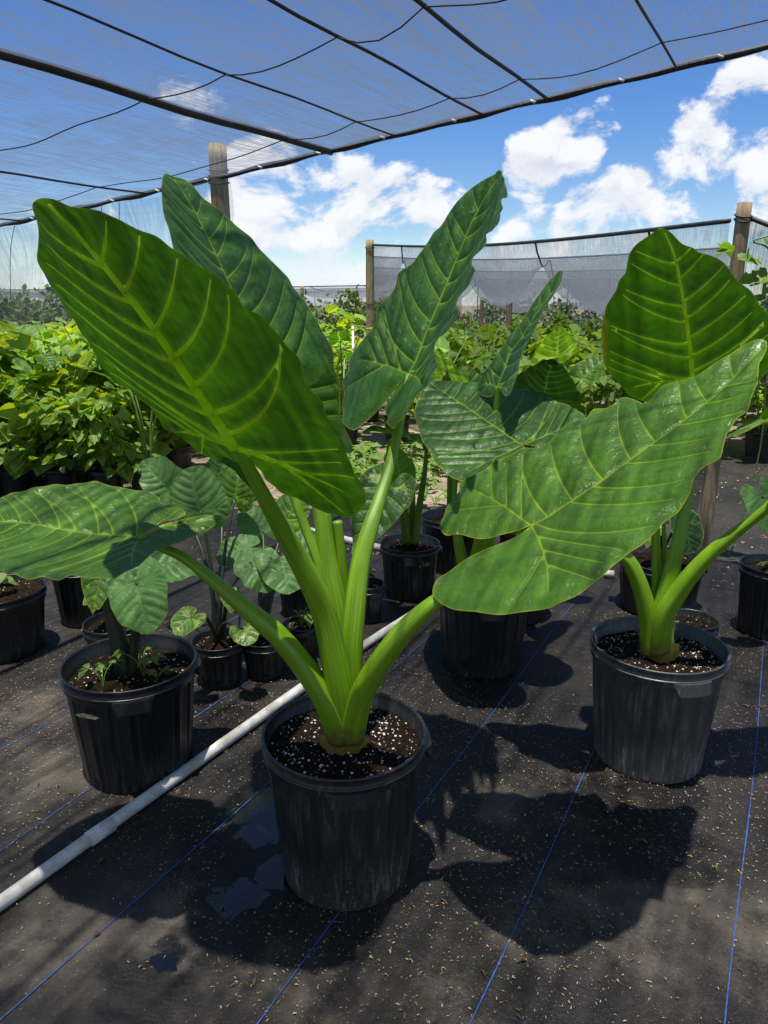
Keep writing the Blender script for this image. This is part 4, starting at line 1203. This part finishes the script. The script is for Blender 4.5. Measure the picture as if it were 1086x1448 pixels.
# --- middle plant behind the front one
mid_ = potted('elephant_ear', 'elephant ear in the black pot right of centre, its broad leaf half in shade', 680, 937, .165, .140, .31, 'pot', seed=31, perlite=60, soil_drop=.04)
m1 = traced_leaf(LEAVES['M1'], M['leaf_shaded'], mid_, seed=31, nlat=8, wm=.005, ribs=(0,), rib_r=.005, bulge=.0055, ripple=.0016, wave=.008, step=.0075)
stalk(px((682, 872, 2.50), (676, 800, 2.47), (684, 750, 2.42), (710, 690, 2.33), (738, 633, 2.25)), (.040, .032, .025, .018, .009), M['petiole'], m1)
m3 = traced_leaf(LEAVES['M3'], M['leaf_shaded'], mid_, seed=32, nlat=7, wm=.005, ribs=(0,), rib_r=.005, bulge=.006, ripple=.002, wave=.004, step=.0075)
stalk(px((690, 872, 2.52), (690, 800, 2.51), (694, 700, 2.49), (700, 600, 2.46), (704, 547, 2.45)), (.036, .030, .020, .014, .009), M['petiole'], m3)
stalk(px((672, 872, 2.50), (655, 795, 2.48), (648, 760, 2.47), (640, 700, 2.47)), (.034, .026, .020, .003), M['petiole'], mid_, name='rolled_young_leaf')

# --- small plant in the black pot with greenish mark, in the middle distance
p5 = potted('elephant_ear', 'slender elephant ear in the small black pot in the middle distance', 579, 838, .130, .110, .245, 'pot', seed=41, perlite=60, soil_drop=.03)
q5 = np.array(p5.location)
def simple_leaf(root, J, tip, N, L, stalk_pts, rad, mat='leaf', smat='petiole_thin', seed=1, **kw):
    l_ = heart_leaf(J, tip, N, L, M[mat], root, seed=seed, **kw)
    stalk(list(stalk_pts) + [tuple(J)], rad, M[smat], l_, nseg=8, n=6)
    return l_
J = at(603, 629, 3.05)
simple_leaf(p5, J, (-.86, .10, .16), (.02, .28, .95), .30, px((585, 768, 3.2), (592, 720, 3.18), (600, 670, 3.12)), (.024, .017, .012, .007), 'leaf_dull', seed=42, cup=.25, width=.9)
J = at(566, 672, 3.12)
simple_leaf(p5, J, (-.25, -.1, .85), (.1, .75, .35), .17, px((576, 768, 3.2), (575, 735, 3.19), (569, 700, 3.15)), (.022, .013, .010, .005), 'leaf_pale', seed=43, cup=.3)
J = at(548, 690, 2.95)
simple_leaf(p5, J, (-.35, -.30, -.62), (-.25, -.70, .50), .30, px((574, 768, 3.2), (568, 720, 3.1), (558, 690, 3.0)), (.020, .012, .009, .006), 'leaf_shaded', seed=44, cup=.12, width=1.05, lobes=.8)
stalk(px((582, 768, 3.21), (583, 720, 3.21), (582, 665, 3.2), (581, 640, 3.2)), (.022, .016, .011, .004), M['petiole_thin'], p5, name='rolled_young_leaf', nseg=8)
# a faint pale scrawl on the pot: chalk mark
V, F = [], []
rP = .125
scr_ = [(-.62, .0), (-.56, .5), (-.60, 1), (-.68, .5), (-.62, 0)], [(-.50, 1.1), (-.49, 0)], [(-.42, .6), (-.42, .1)], [(-.36, .0), (-.34, .6), (-.31, .1), (-.27, .6), (-.24, .05)]
geos = []
for st_ in scr_:
    geos.append(tube_geo([(q5[0] + (rP + .002) * math.sin(.95 + a_), q5[1] - (rP + .002) * math.cos(.95 + a_), .165 + .030 * h_) for a_, h_ in catmull(st_, 5)], .0018, 5))
V, F, _ = join(geos)
M['mark'] = plain_material('pale_green_mark', (.18, .26, .10), (.28, .36, .18), 60, .8)
mesh_obj('written_mark', V, F, M['mark'], p5)

# --- taro in the wide pot at the left
left = potted('taro_plant', 'taro with dark stalks in the wide black pot at the left, weeds in its soil', 198, 1080, .174, .145, .330, 'pot', seed=51, perlite=240, soil_drop=.045, spin=.3)
J = at(193, 824, 1.80)
simple_leaf(left, J, (.22, -.30, -.55), (-.10, -.72, .62), .145, px((187, 955, 1.85), (190, 900, 1.84), (193, 860, 1.82)), (.016, .012, .008, .005), 'taro', 'petiole_dark', 52, width=1.4, cup=.12, lobes=1.1)
J = at(146, 805, 1.86)
simple_leaf(left, J, (-.1, -.3, -.6), (0, -.8, .5), .12, px((180, 955, 1.86), (166, 900, 1.86), (153, 850, 1.86)), (.030, .024, .016, .007), 'leaf_pale', 'petiole_dark', 53, width=1.1)
J = at(215, 800, 1.92)
simple_leaf(left, J, (.7, .35, -.2), (.2, -.5, .8), .16, px((186, 955, 1.87), (195, 880, 1.88), (206, 830, 1.9)), (.014, .010, .008, .005), 'taro', 'petiole_dark', 54)
scar = mesh_obj('scuff', *(lambda c: ([tuple(c + np.array(p)) for p in [(-.03, 0, .006), (-.01, -.001, .010), (.012, -.0015, .006), (.03, 0, -.004), (.02, -.001, -.009), (-.005, -.0015, -.004), (-.022, -.001, -.001)]], [(6, 5, 4, 3, 2, 1, 0)]))(np.array([left.location[0] - .055, left.location[1] - .1795, .262])), plain_material('dry_mud', (.20, .16, .10), (.36, .30, .20), 80, .9), left, smooth=False)

def sprout(label, x, y, z, h, n, seed, group=None, sz=.03):
    t_ = thing('weed_sprout', label, 'weed', (x, y, z), group)
    r = np.random.default_rng(seed)
    geos, C, Nn, D, S = [], [], [], [], []
    for k in range(n):
        a = r.uniform(0, 6.283); l_ = h * r.uniform(.5, 1)
        tip = np.array([x + .55 * l_ * math.cos(a), y + .55 * l_ * math.sin(a), z + l_])
        geos.append(tube_geo(catmull([(x, y, z - .003), (x + .15 * l_ * math.cos(a), y + .15 * l_ * math.sin(a), z + l_ * .6), tuple(tip)], 4), .0012, 5))
        for j in range(3):
            b = a + (j - 1) * .9
            C.append(tip); Nn.append((.3 * r.normal(), .3 * r.normal(), 1)); D.append((math.cos(b), math.sin(b), .25 * r.normal())); S.append(sz * r.uniform(.7, 1.2))
    V, F, A_ = join(geos)
    mesh_obj('stem', V, F, M['petiole_thin'], t_, attrs=A_)
    V, k = leaf_scatter(np.array(C), np.array(Nn), np.array(D), np.array(S), [(0, 0), (.25, .22), (.5, .20), (.62, .34), (.8, .16), (1.1, 0), (.8, -.16), (.62, -.34), (.5, -.20), (.25, -.22)])
    F = [tuple(range(i * k, i * k + k)) for i in range(len(C))]
    mesh_obj('foliage', V, F, M['weed'], t_, smooth=False)
    return t_
lx, ly = left.location[0], left.location[1]
sprout('lobed green weed sprout in the wide left pot, nearest the front rim', lx - .045, ly - .085, .292, .06, 3, 1, None, .035)
sprout('taller bushy weed sprout in the wide left pot, right of the dark stalks', lx + .045, ly - .03, .292, .10, 6, 2, None, .036)
sprout('tiny weed sprout in the wide left pot, right of the taller bushy one', lx + .09, ly - .055, .289, .05, 3, 3, None, .022)
sprout('tiny green sprout in the soil of the big front pot', mx_ - .115, my_ - .01, .305, .025, 2, 4, None, .014)

# --- taro with many round leaves behind the wide left pot
p8 = potted('taro_plant', 'taro with thin black stalks and round leaves, behind the long bent stalk', 312, 962, .086, .070, .160, 'pot', seed=61, perlite=40, soil_drop=.02, handles=False)
x8, y8 = p8.location[0], p8.location[1]
def taro_leaf(J, tip, N, L, mat='taro', seed=1, root=p8, base=None, bend=.0, **kw):
    b = np.array(base if base is not None else (x8, y8, .14))
    J = np.array(J)
    midp = b + (J - b) * .5 + np.array([(J[0] - b[0]) * -.15, 0, .05])
    r = np.random.default_rng(seed)
    simple_leaf(root, J, tip, N, L, [tuple(b + r.normal(0, .008, 3) * [1, 1, 0]), tuple(midp)], (.0085, .0065, .0038), mat, 'petiole_dark', seed, **kw)
taro_leaf(at(283, 722, 2.45), (-.15, .25, .75), (.05, -.75, .45), .17, 'taro', 62, width=1.5, lobes=1.1)
taro_leaf(at(240, 690, 2.75), (-.5, .2, .5), (-.2, -.7, .55), .15, 'taro', 63, width=1.4)
taro_leaf(at(332, 704, 2.6), (.05, .3, .7), (.1, -.75, .45), .13, 'leaf', 64, width=1.45)
taro_leaf(at(312, 668, 2.9), (.1, .2, .7), (0, -.8, .45), .12, 'taro', 65, width=1.2)
taro_leaf(at(270, 873, 2.22), (-.35, -.35, -.35), (-.10, -.45, .85), .08, 'leaf', 66, width=1.7, lobes=1.2, cup=.05)
taro_leaf(at(344, 889, 2.25), (.25, -.40, -.30), (.15, -.55, .80), .072, 'leaf', 67, width=1.7, lobes=1.1, cup=.1)
taro_leaf(at(357, 800, 2.40), (.35, -.35, -.45), (.25, -.65, .65), .115, 'taro', 68, width=1.5)
taro_leaf(at(325, 838, 2.36), (.1, -.4, -.4), (.2, -.5, .8), .075, 'leaf', 69, width=1.2)

# --- grey-green cluster and its little pots, left of the bright stalks
p9 = potted('taro_plant', 'grey-green taro in a tiny pot just left of the thick bright stalks', 376, 952, .078, .064, .145, 'pot', seed=71, perlite=20, soil_drop=.02, handles=False)
b9 = (p9.location[0], p9.location[1], .13)
for k, (u, v, Y, tip, N, L, mt) in enumerate([(397, 790, 2.45, (.15, -.5, -.35), (.15, -.5, .85), .16, 'taro'), (372, 752, 2.65, (-.4, .2, .45), (0, -.6, .7), .13, 'taro'), (405, 735, 2.7, (.3, .3, .5), (.1, -.7, .6), .13, 'leaf'), (352, 775, 2.55, (-.6, -.2, -.2), (-.1, -.5, .8), .13, 'taro'), (425, 770, 2.6, (.5, -.2, -.3), (.2, -.6, .7), .13, 'taro')]):
    taro_leaf(at(u, v, Y), tip, N, L, mt, 72 + k, p9, b9, width=1.45)
def seedling_pot(label, u, v, Rt, H, seed, mat='pot', n=5, h=.12, sz=.05, loc=None, leaf='weed'):
    t_ = potted('seedling_pot', label, u, v, Rt, Rt * .82, H, mat, seed=seed, perlite=40, soil_drop=.02, handles=False, ntheta=72, loc=loc)
    x, y = t_.location[0], t_.location[1]
    r = np.random.default_rng(seed)
    if n:
        geos, C, Nn, D, S = [], [], [], [], []
        for k in range(n):
            a = r.uniform(0, 6.283); l_ = h * r.uniform(.5, 1)
            tip = np.array([x + .4 * l_ * math.cos(a), y + .4 * l_ * math.sin(a), H - .02 + l_])
            geos.append(tube_geo(catmull([(x + r.normal(0, .01), y + r.normal(0, .01), H - .03), (x + .1 * l_ * math.cos(a), y + .1 * l_ * math.sin(a), H - .02 + l_ * .6), tuple(tip)], 4), .002, 5))
            for j in range(3):
                b = a + (j - 1) * 1.1
                C.append(tip - [0, 0, .02 * j]); Nn.append((.3 * r.normal(), .3 * r.normal(), 1)); D.append((math.cos(b), math.sin(b), -.2)); S.append(sz * r.uniform(.6, 1.2))
        V, F, A_ = join(geos)
        mesh_obj('stem', V, F, M['petiole_thin'], t_, attrs=A_)
        V, k = leaf_scatter(np.array(C), np.array(Nn), np.array(D), np.array(S), [(0, 0), (.2, .25), (.5, .32), (.8, .18), (1.05, 0), (.8, -.18), (.5, -.32), (.2, -.25)])
        mesh_obj('foliage', V, [tuple(range(i * k, i * k + k)) for i in range(len(C))], M[leaf], t_, smooth=False)
    return t_
seedling_pot('tiny black pot with a few thin seedlings, right behind the base of the left stalks', 428, 925, .068, .13, 81, h=.10)
seedling_pot('small dark pot half hidden behind the left bright stalk', 420, 868, .072, .17, 82, h=.10, leaf='bush_dark')
seedling_pot('small black pot with little sprouts peeping out right of the upright stalk', 521, 876, .062, .165, 83, h=.09, sz=.045)
seedling_pot('black pot with low bright seedlings at the left edge, under the wide lit leaf', 12, 918, .155, .25, 84, h=.14, sz=.07, n=9)
seedling_pot('tall black pot standing behind the dark-stalked taro', 122, 876, .115, .26, 85, n=0)
t7 = potted('taro_plant', 'small taro in a low black pot right behind the wide left pot', 0, 0, .100, .082, .215, 'pot', loc=(-.943, 2.40, 0), seed=86, perlite=40, soil_drop=.02, handles=False)
b7 = (-.943, 2.40, .2)
taro_leaf(at(150, 815, 2.38), (-.3, -.4, -.4), (0, -.6, .8), .12, 'leaf', 87, t7, b7)
taro_leaf(at(205, 800, 2.45), (.5, -.2, -.2), (.1, -.6, .75), .13, 'taro', 88, t7, b7)
seedling_pot('low black pot at the foot of the right giant, just behind its worn pot', 0, 0, .088, .18, 89, n=0, loc=(1.12, 2.50, 0), mat='pot_dusty')
p10 = potted('taro_plant', 'leafy plant in the wide dusty pot behind the right giant, by the grey-brown post', 928, 858, .175, .150, .23, 'pot_dusty', seed=91, perlite=40, soil_drop=.03)
b10 = np.array([p10.location[0], p10.location[1], .2])
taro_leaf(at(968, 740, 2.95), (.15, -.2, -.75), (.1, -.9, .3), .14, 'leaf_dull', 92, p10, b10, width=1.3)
taro_leaf(at(900, 700, 3.05), (-.3, .1, .6), (0, -.8, .5), .18, 'leaf', 93, p10, b10, width=1.1)
taro_leaf(at(925, 745, 3.0), (-.2, -.2, -.4), (0, -.7, .6), .10, 'leaf', 94, p10, b10)
p11 = potted('taro_plant', 'plant with round pale-veined leaves in the tall black pot at the right edge', 0, 0, .125, .105, .29, 'pot', loc=(1.555, 2.78, 0), seed=95, perlite=30, soil_drop=.03)
b11 = np.array([1.555, 2.78, .27])
taro_leaf(at(1078, 702, 2.62), (.25, -.15, -.55), (-.05, -.85, .45), .15, 'taro', 96, p11, b11, width=1.35, lobes=1.1)
taro_leaf(at(1120, 650, 2.7), (.3, .2, .5), (0, -.7, .6), .16, 'leaf', 97, p11, b11)
sprout('low weeds sprouting in the tall pot at the right edge', 1.52, 2.70, .262, .06, 5, 98, None, .04)

# --- plants behind the middle one, their pots hidden
p12 = potted('elephant_ear', 'dark leaf held edge-up behind the half-shaded broad leaf', 0, 0, .14, .12, .27, 'pot', loc=(.56, 2.95, 0), seed=101, perlite=0, handles=False)
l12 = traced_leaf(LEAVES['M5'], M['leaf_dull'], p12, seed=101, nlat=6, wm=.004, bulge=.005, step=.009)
stalk([(.56, 2.95, .24), (.57, 2.9, .55)] + px((768, 561, 2.7)), (.02, .014, .006), M['petiole'], l12, nseg=8)
J6 = at(823, 536, 3.0)
simple_leaf(p12, J6, (.55, .1, .45), (-.3, -.6, .6), .15, [(.58, 2.96, .24), (.70, 2.97, .6)], (.014, .010, .004), 'leaf', seed=103, width=1.1)
p13 = potted('elephant_ear', 'elephant ear with one small glowing upright leaf, behind the middle plant', 0, 0, .14, .12, .27, 'pot', loc=(.70, 3.45, 0), seed=104, perlite=0, handles=False)
l13 = traced_leaf(LEAVES['M4'], M['leaf_pale'], p13, seed=104, nlat=6, wm=.004, bulge=.005, step=.009)
stalk([(.70, 3.45, .24), (.71, 3.3, .6)] + px((787, 507, 3.1)), (.02, .014, .006), M['petiole'], l13, nseg=8)
p14 = potted('elephant_ear', 'elephant ear with a small bright crinkled leaf, behind the leaf with two hanging lobes', 0, 0, .14, .12, .27, 'pot', loc=(.33, 3.55, 0), seed=105, perlite=0, handles=False)
l14 = traced_leaf(LEAVES['M7'], M['leaf_pale'], p14, seed=105, nlat=6, wm=.004, bulge=.005, step=.008)
stalk([(.33, 3.55, .24), (.30, 3.3, .6)] + px((632, 525, 2.9)), (.02, .014, .006), M['petiole'], l14, nseg=8)
simple_leaf(p14, at(668, 560, 3.3), (-.2, .1, .6), (.3, -.8, .4), .17, [(.34, 3.56, .24), (.36, 3.5, .6)], (.014, .010, .004), 'leaf_pale', seed=106)

# ================================================================== nursery rows, hedge and trees behind
def bushy(name, label, cat, seed, h, rad, nleaf, size, mat, outline, pot=True, potr=.14, group=None, nst=6, low=.25):
    t_ = thing(name, label, cat, (0, 0, 0), group)
    r = np.random.default_rng(seed)
    H = 0.0
    if pot:
        H = .26
        pot_parts(t_, potr, potr * .82, H, M['pot'], handles=False, ntheta=40, perlite=0, soil_drop=.03, seed=seed)
    geos = []
    tips = []
    for k in range(nst):
        a = 6.283 * k / nst + r.normal(0, .3); l_ = (h - H) * r.uniform(.75, 1)
        e = np.array([rad * .7 * math.cos(a), rad * .7 * math.sin(a), H + l_])
        m_ = np.array([rad * .25 * math.cos(a), rad * .25 * math.sin(a), H + l_ * .5])
        P = catmull([(.02 * math.cos(a), .02 * math.sin(a), max(0, H - .04)), tuple(m_), tuple(e)], 6)
        geos.append(tube_geo(P, np.linspace(.010, .003, len(P)), 6)); tips.append(P)
    V, F, A_ = join(geos)
    mesh_obj('stems', V, F, M['petiole_thin'], t_, attrs=A_)
    # leaves in clumps along the stems and on a ragged shell
    ncl = max(6, nleaf // 9)
    cl = []
    for k in range(ncl):
        P = tips[r.integers(nst)]
        c = P[int(r.integers(len(P) // 5, len(P)))] + r.normal(0, rad * .33, 3) * [1, 1, .7]
        zf = max(0.0, min(1.0, (c[2] - H) / (h - H)))
        c[:2] *= 1.75 - 1.05 * zf
        cl.append(c)
    cl = np.array(cl); cl[:, 2] = np.clip(cl[:, 2], H + (h - H) * low * .4, h * 1.06)
    C = cl[r.integers(0, ncl, nleaf)] + r.normal(0, rad * .16, (nleaf, 3))
    C[:, 2] = np.maximum(C[:, 2], H * .9 + .03)
    a = np.arctan2(C[:, 1], C[:, 0]) + r.normal(0, .7, nleaf)
    D = np.stack([np.cos(a), np.sin(a), r.normal(-.25, .3, nleaf)], 1)
    Nn = np.stack([np.cos(a) * .35 + r.normal(0, .35, nleaf), np.sin(a) * .35 + r.normal(0, .35, nleaf), r.uniform(.6, 1.2, nleaf)], 1)
    S = size * r.uniform(.4, 1.25, nleaf)
    V, k = leaf_scatter(C, Nn, D, S, outline, fold=.3, droop=.25)
    mid_i = [0, k // 2]
    F = []
    for i in range(nleaf):
        b = i * k
        F.append(tuple(b + j for j in range(0, k // 2 + 1)))
        F.append(tuple(b + j for j in list(range(k // 2, k)) + [0]))
    mesh_obj('foliage', V, F, M[mat], t_, smooth=False)
    return t_

LOBED = [(0, 0), (-.12, .22), (.08, .42), (.34, .40), (.46, .56), (.72, .30), (1.0, 0), (.72, -.30), (.46, -.56), (.34, -.40), (.08, -.42), (-.12, -.22)]
OVATE = [(0, 0), (.12, .24), (.38, .38), (.70, .26), (1.0, 0), (.70, -.26), (.38, -.38), (.12, -.24)]
ROUND = [(.08, 0), (-.12, .14), (-.10, .36), (.15, .50), (.5, .42), (.8, .2), (1.0, 0), (.8, -.2), (.5, -.42), (.15, -.50), (-.10, -.36), (-.12, -.14)]
LAB_A = 'bright lobed-leaf nursery plant in a black pot, in the sunlit crowd at the left'
LAB_B = 'bright fine-leaved nursery plant in a black pot, in the sunlit crowd at the left'
GRP_A, GRP_B = 'lobed-leaf plants crowded at the left', 'fine-leaved plants crowded at the left'
LAB_C = 'bushy plant beyond the sandy patch, behind the middle and right giant leaves'
GRP_C = 'bushy plants beyond the sandy patch'
protoA = [bushy('nursery_plant', LAB_A, 'potted plant', 200 + k, .98 + .07 * k, .35, 300, .165, 'bush', (LOBED, ROUND)[k % 2], group=GRP_A) for k in range(3)]
protoB = [bushy('nursery_plant', LAB_B, 'potted plant', 210 + k, .92 + .07 * k, .34, 430, .120, 'bush', OVATE, group=GRP_B) for k in range(2)]
protoC = [bushy('nursery_bush', LAB_C, 'bush', 220 + k, 1.00 + .05 * k, .42, 320, .13, ('bush', 'bush', 'bush_dark')[k], (OVATE, LOBED, OVATE)[k], group=GRP_C) for k in range(3)]

def elephant_small(label, group, seed, n=6, h=.7, L=.24):
    t_ = thing('elephant_ear', label, 'potted plant', (0, 0, 0), group)
    pot_parts(t_, .14, .115, .26, M['pot'], handles=False, ntheta=40, perlite=0, soil_drop=.03, seed=seed)
    r = np.random.default_rng(seed)
    for k in range(n):
        a = 6.283 * k / n + r.normal(0, .3); hh = h * r.uniform(.75, 1.15)
        rad = .26 * r.uniform(.6, 1.2)
        J = np.array([rad * math.cos(a), rad * math.sin(a), .2 + hh])
        l_ = heart_leaf(J, (math.cos(a), math.sin(a), r.uniform(-.6, .5)), (-.5 * math.cos(a) + .2 * r.normal(), -.5 * math.sin(a), 1), L * r.uniform(.8, 1.15), M['leaf_pale' if k % 3 == 0 else 'leaf'], t_, seed=seed * 10 + k, step=.014, nlat=4)
        stalk([(.02 * math.cos(a), .02 * math.sin(a), .22), (.3 * rad * math.cos(a), .3 * rad * math.sin(a), .2 + hh * .55), tuple(J)], (.014, .009, .005), M['petiole_thin'], l_, nseg=7, n=5)
    return t_
LAB_D, GRP_D = 'small elephant ear in a black pot among the crowded plants behind', 'small elephant ears among the crowd'
protoD = [elephant_small(LAB_D, GRP_D, 230 + k) for k in range(2)]

rp = np.random.default_rng(77)
used = {}
def put(protos, k, x, y, sc=1.0):
    p_ = protos[k % len(protos)]
    if id(p_) not in used:
        used[id(p_)] = 1
        p_.location = (x, y, -.006); p_.rotation_euler = (0, 0, rp.uniform(0, 6.28)); p_.scale = (sc, sc, sc)
        return p_
    return dup(p_, (x, y, -.006), rp.uniform(0, 6.28), sc)
k = 0
for x_ in (-3.0, -2.62, -2.25, -1.9):
    put((protoA + protoB), k, x_, 5.0 + rp.normal(0, .06), .78); k += 1
for Y, x0, x1, st in ((5.6, -3.4, -1.6, .42), (6.1, -3.7, -1.75, .46), (6.7, -4.0, -1.6, .5), (7.4, -4.5, -1.6, .6), (8.3, -5.0, -1.4, .62), (9.3, -5.6, -1.2, .66), (10.5, -6.2, -.4, .75)):
    x = x0
    while x < x1:
        kind = rp.random()
        xx, yy = x + rp.normal(0, .07), Y + rp.normal(0, .08)
        sc = rp.uniform(.88, 1.08)
        if kind < .45: put(protoA, k, xx, yy, sc)
        elif kind < .85: put(protoB, k, xx, yy, sc * 1.05)
        else: put(protoD, k, xx, yy, sc)
        k += 1
        x += st
put(protoD, 0, -1.62, 5.0, .95); put(protoD, 1, -1.15, 6.4, .95)
# thin brown stem with its pot in front of the crowd
for Y, x0, x1, st in ((6.4, .75, 4.2, .62), (7.3, -.4, 4.6, .68), (8.4, -.9, 5.2, .75), (9.6, -1.2, 5.8, .85)):
    x = x0
    while x < x1:
        xx, yy = x + rp.normal(0, .1), Y + rp.normal(0, .12)
        if rp.random() < .8: put(protoC, k, xx, yy, rp.uniform(.85, 1.02))
        else: put(protoD, k, xx, yy, rp.uniform(.9, 1.15))
        k += 1
        x += st
# low weeds on the sandy patch
wd0 = None
for j in range(60):
    x, y = (rp.uniform(-.75, 1.6), rp.uniform(4.6, 6.6)) if j < 34 else (rp.uniform(-.55, .35), rp.uniform(4.9, 6.4))
    if wd0 is None:
        wd0 = sprout('low straggly weed growing on the sandy patch in the middle', x, y, -.012, .13, 10, 55, 'weeds on the sandy patch', .07)
    else:
        dup(wd0, (x, y, -.012), rp.uniform(0, 6.28), rp.uniform(.6, 1.3))

# hedge trees along the back
def tree(name, label, group, seed, h, rad, n, size, mat='tree'):
    t_ = thing(name, label, 'tree', (0, 0, 0), group)
    r = np.random.default_rng(seed)
    geos = [tube_geo(catmull([(0, 0, -.05), (.03 * r.normal(), .03 * r.normal(), h * .35), (.06 * r.normal(), .05, h * .8)], 5), np.linspace(.05, .012, 11), 7)]
    for k in range(7):
        a = r.uniform(0, 6.283); z0 = h * r.uniform(.15, .55)
        geos.append(tube_geo(catmull([(0, 0, z0), (.4 * rad * math.cos(a), .4 * rad * math.sin(a), z0 + h * .12), (.85 * rad * math.cos(a), .85 * rad * math.sin(a), z0 + h * .28)], 4), np.linspace(.022, .006, 9), 6))
    V, F, _ = join(geos)
    mesh_obj('trunk', V, F, M['wood_grey'], t_)
    ncl = 46
    u = r.normal(0, 1, (ncl, 3)); u /= np.linalg.norm(u, axis=1)[:, None]
    cl = u * (r.uniform(.35, 1, ncl) ** .5)[:, None] * [rad, rad, h * .46] + [0, 0, h * .55]
    C = cl[r.integers(0, ncl, n)] + r.normal(0, rad * .12, (n, 3))
    C[:, 2] = np.maximum(C[:, 2], .05)
    D = r.normal(0, 1, (n, 3)); Nn = r.normal(0, .6, (n, 3)) + [0, 0, .8]
    V, k = leaf_scatter(C, Nn, D, size * r.uniform(.6, 1.2, n), OVATE, .2, .2)
    mesh_obj('crown', V, [tuple(range(i * k, i * k + k)) for i in range(n)], M[mat], t_, smooth=False)
    return t_
LT, GT = 'olive-green hedge tree in the row along the far edge of the nursery', 'hedge trees along the far edge'
pt = [tree('hedge_tree', LT, GT, 300 + k, 1.34 + .09 * k, .75, 1500, .10) for k in range(3)]
k = 0
for Y, x0, x1, st in ((13.2, -9.0, 1.0, .85), (15.2, -10, 8.5, 1.1)):
    x = x0
    while x < x1:
        put(pt, k, x + rp.normal(0, .12), Y + rp.normal(0, .2), rp.uniform(.85, 1.06) * (1.12 if x < -4 else 1)); k += 1
        x += st
LT2, GT2 = 'leafy tree rising under the second net roof at the right of the background', 'trees under the second net roof'
pt2 = [tree('leafy_tree', LT2, GT2, 310 + k, 1.08 + .08 * k, .7, 1500, .12, 'bush_dark') for k in range(2)]
for j, (x, y, s) in enumerate([(1.1, 11.2, .95), (2.2, 10.9, 1.0), (3.2, 11.3, 1.02), (4.3, 11, 1.05), (5.4, 11.4, 1.0), (6.5, 11, 1.0)]):
    put(pt2, j, x, y, s)
# vine leaves on the leaning post
t_ = thing('climbing_vine', 'bright vine climbing the top of the leaning post at the right edge', 'vine', (1.75, 3.62, 0))
r = np.random.default_rng(9)
pts = catmull([(1.80, 3.66, .02), (1.86, 3.62, .6), (1.80, 3.60, 1.2), (1.78, 3.60, 1.5), (1.68, 3.58, 1.56), (1.86, 3.56, 1.6)], 6)
tube('stem', pts, .004, M['petiole_thin'], t_, nseg=6)
C = np.array([at(u, v, 3.58) for u, v in ((1030, 352), (1045, 365), (1060, 352), (1072, 372), (1080, 340), (1085, 385), (1095, 360), (1070, 395), (1020, 345), (1100, 400), (1082, 420))])
n = len(C)
V, kk = leaf_scatter(C, np.stack([r.normal(0, .3, n), r.normal(-.5, .3, n), np.full(n, .8)], 1), np.stack([r.normal(0, 1, n), r.normal(-.2, .4, n), r.normal(-.2, .3, n)], 1), r.uniform(.06, .1, n), LOBED)
F = [tuple(range(i * kk, i * kk + kk)) for i in range(n)]
mesh_obj('foliage', V, F, M['weed'], t_, smooth=False)
# irrigation riser standing among the plants
q = at(499, 470, 7.6)
t_ = thing('irrigation_riser', 'thin white irrigation riser with a brown arm, left of the thin brown post', 'pipe', (q[0], q[1], 0))
tube('riser_pipe', [(q[0], q[1], 0), (q[0], q[1], q[2] + .06)], .012, M['pipe'], t_, nseg=8)
tube('arm', [(q[0], q[1], q[2] + .06), (q[0] + .13, q[1], q[2] + .055)], .008, M['wood'], t_, nseg=6)
# dry bare stem in a pot before the crowd
q = ground(212, 676)
t_ = thing('bare_stem_plant', 'thin brown bare stem in a black pot, below the big leaf at the left', 'potted plant', (q[0], q[1], 0))
pot_parts(t_, .10, .085, .16, M['pot'], handles=False, ntheta=40, perlite=0, soil_drop=.02, seed=5)
tube('stem', catmull([(q[0], q[1], .12), (q[0] - .03, q[1], .5), (q[0] - .055, q[1], .86)], 6), np.linspace(.014, .009, 13), M['wood'], t_, nseg=8)
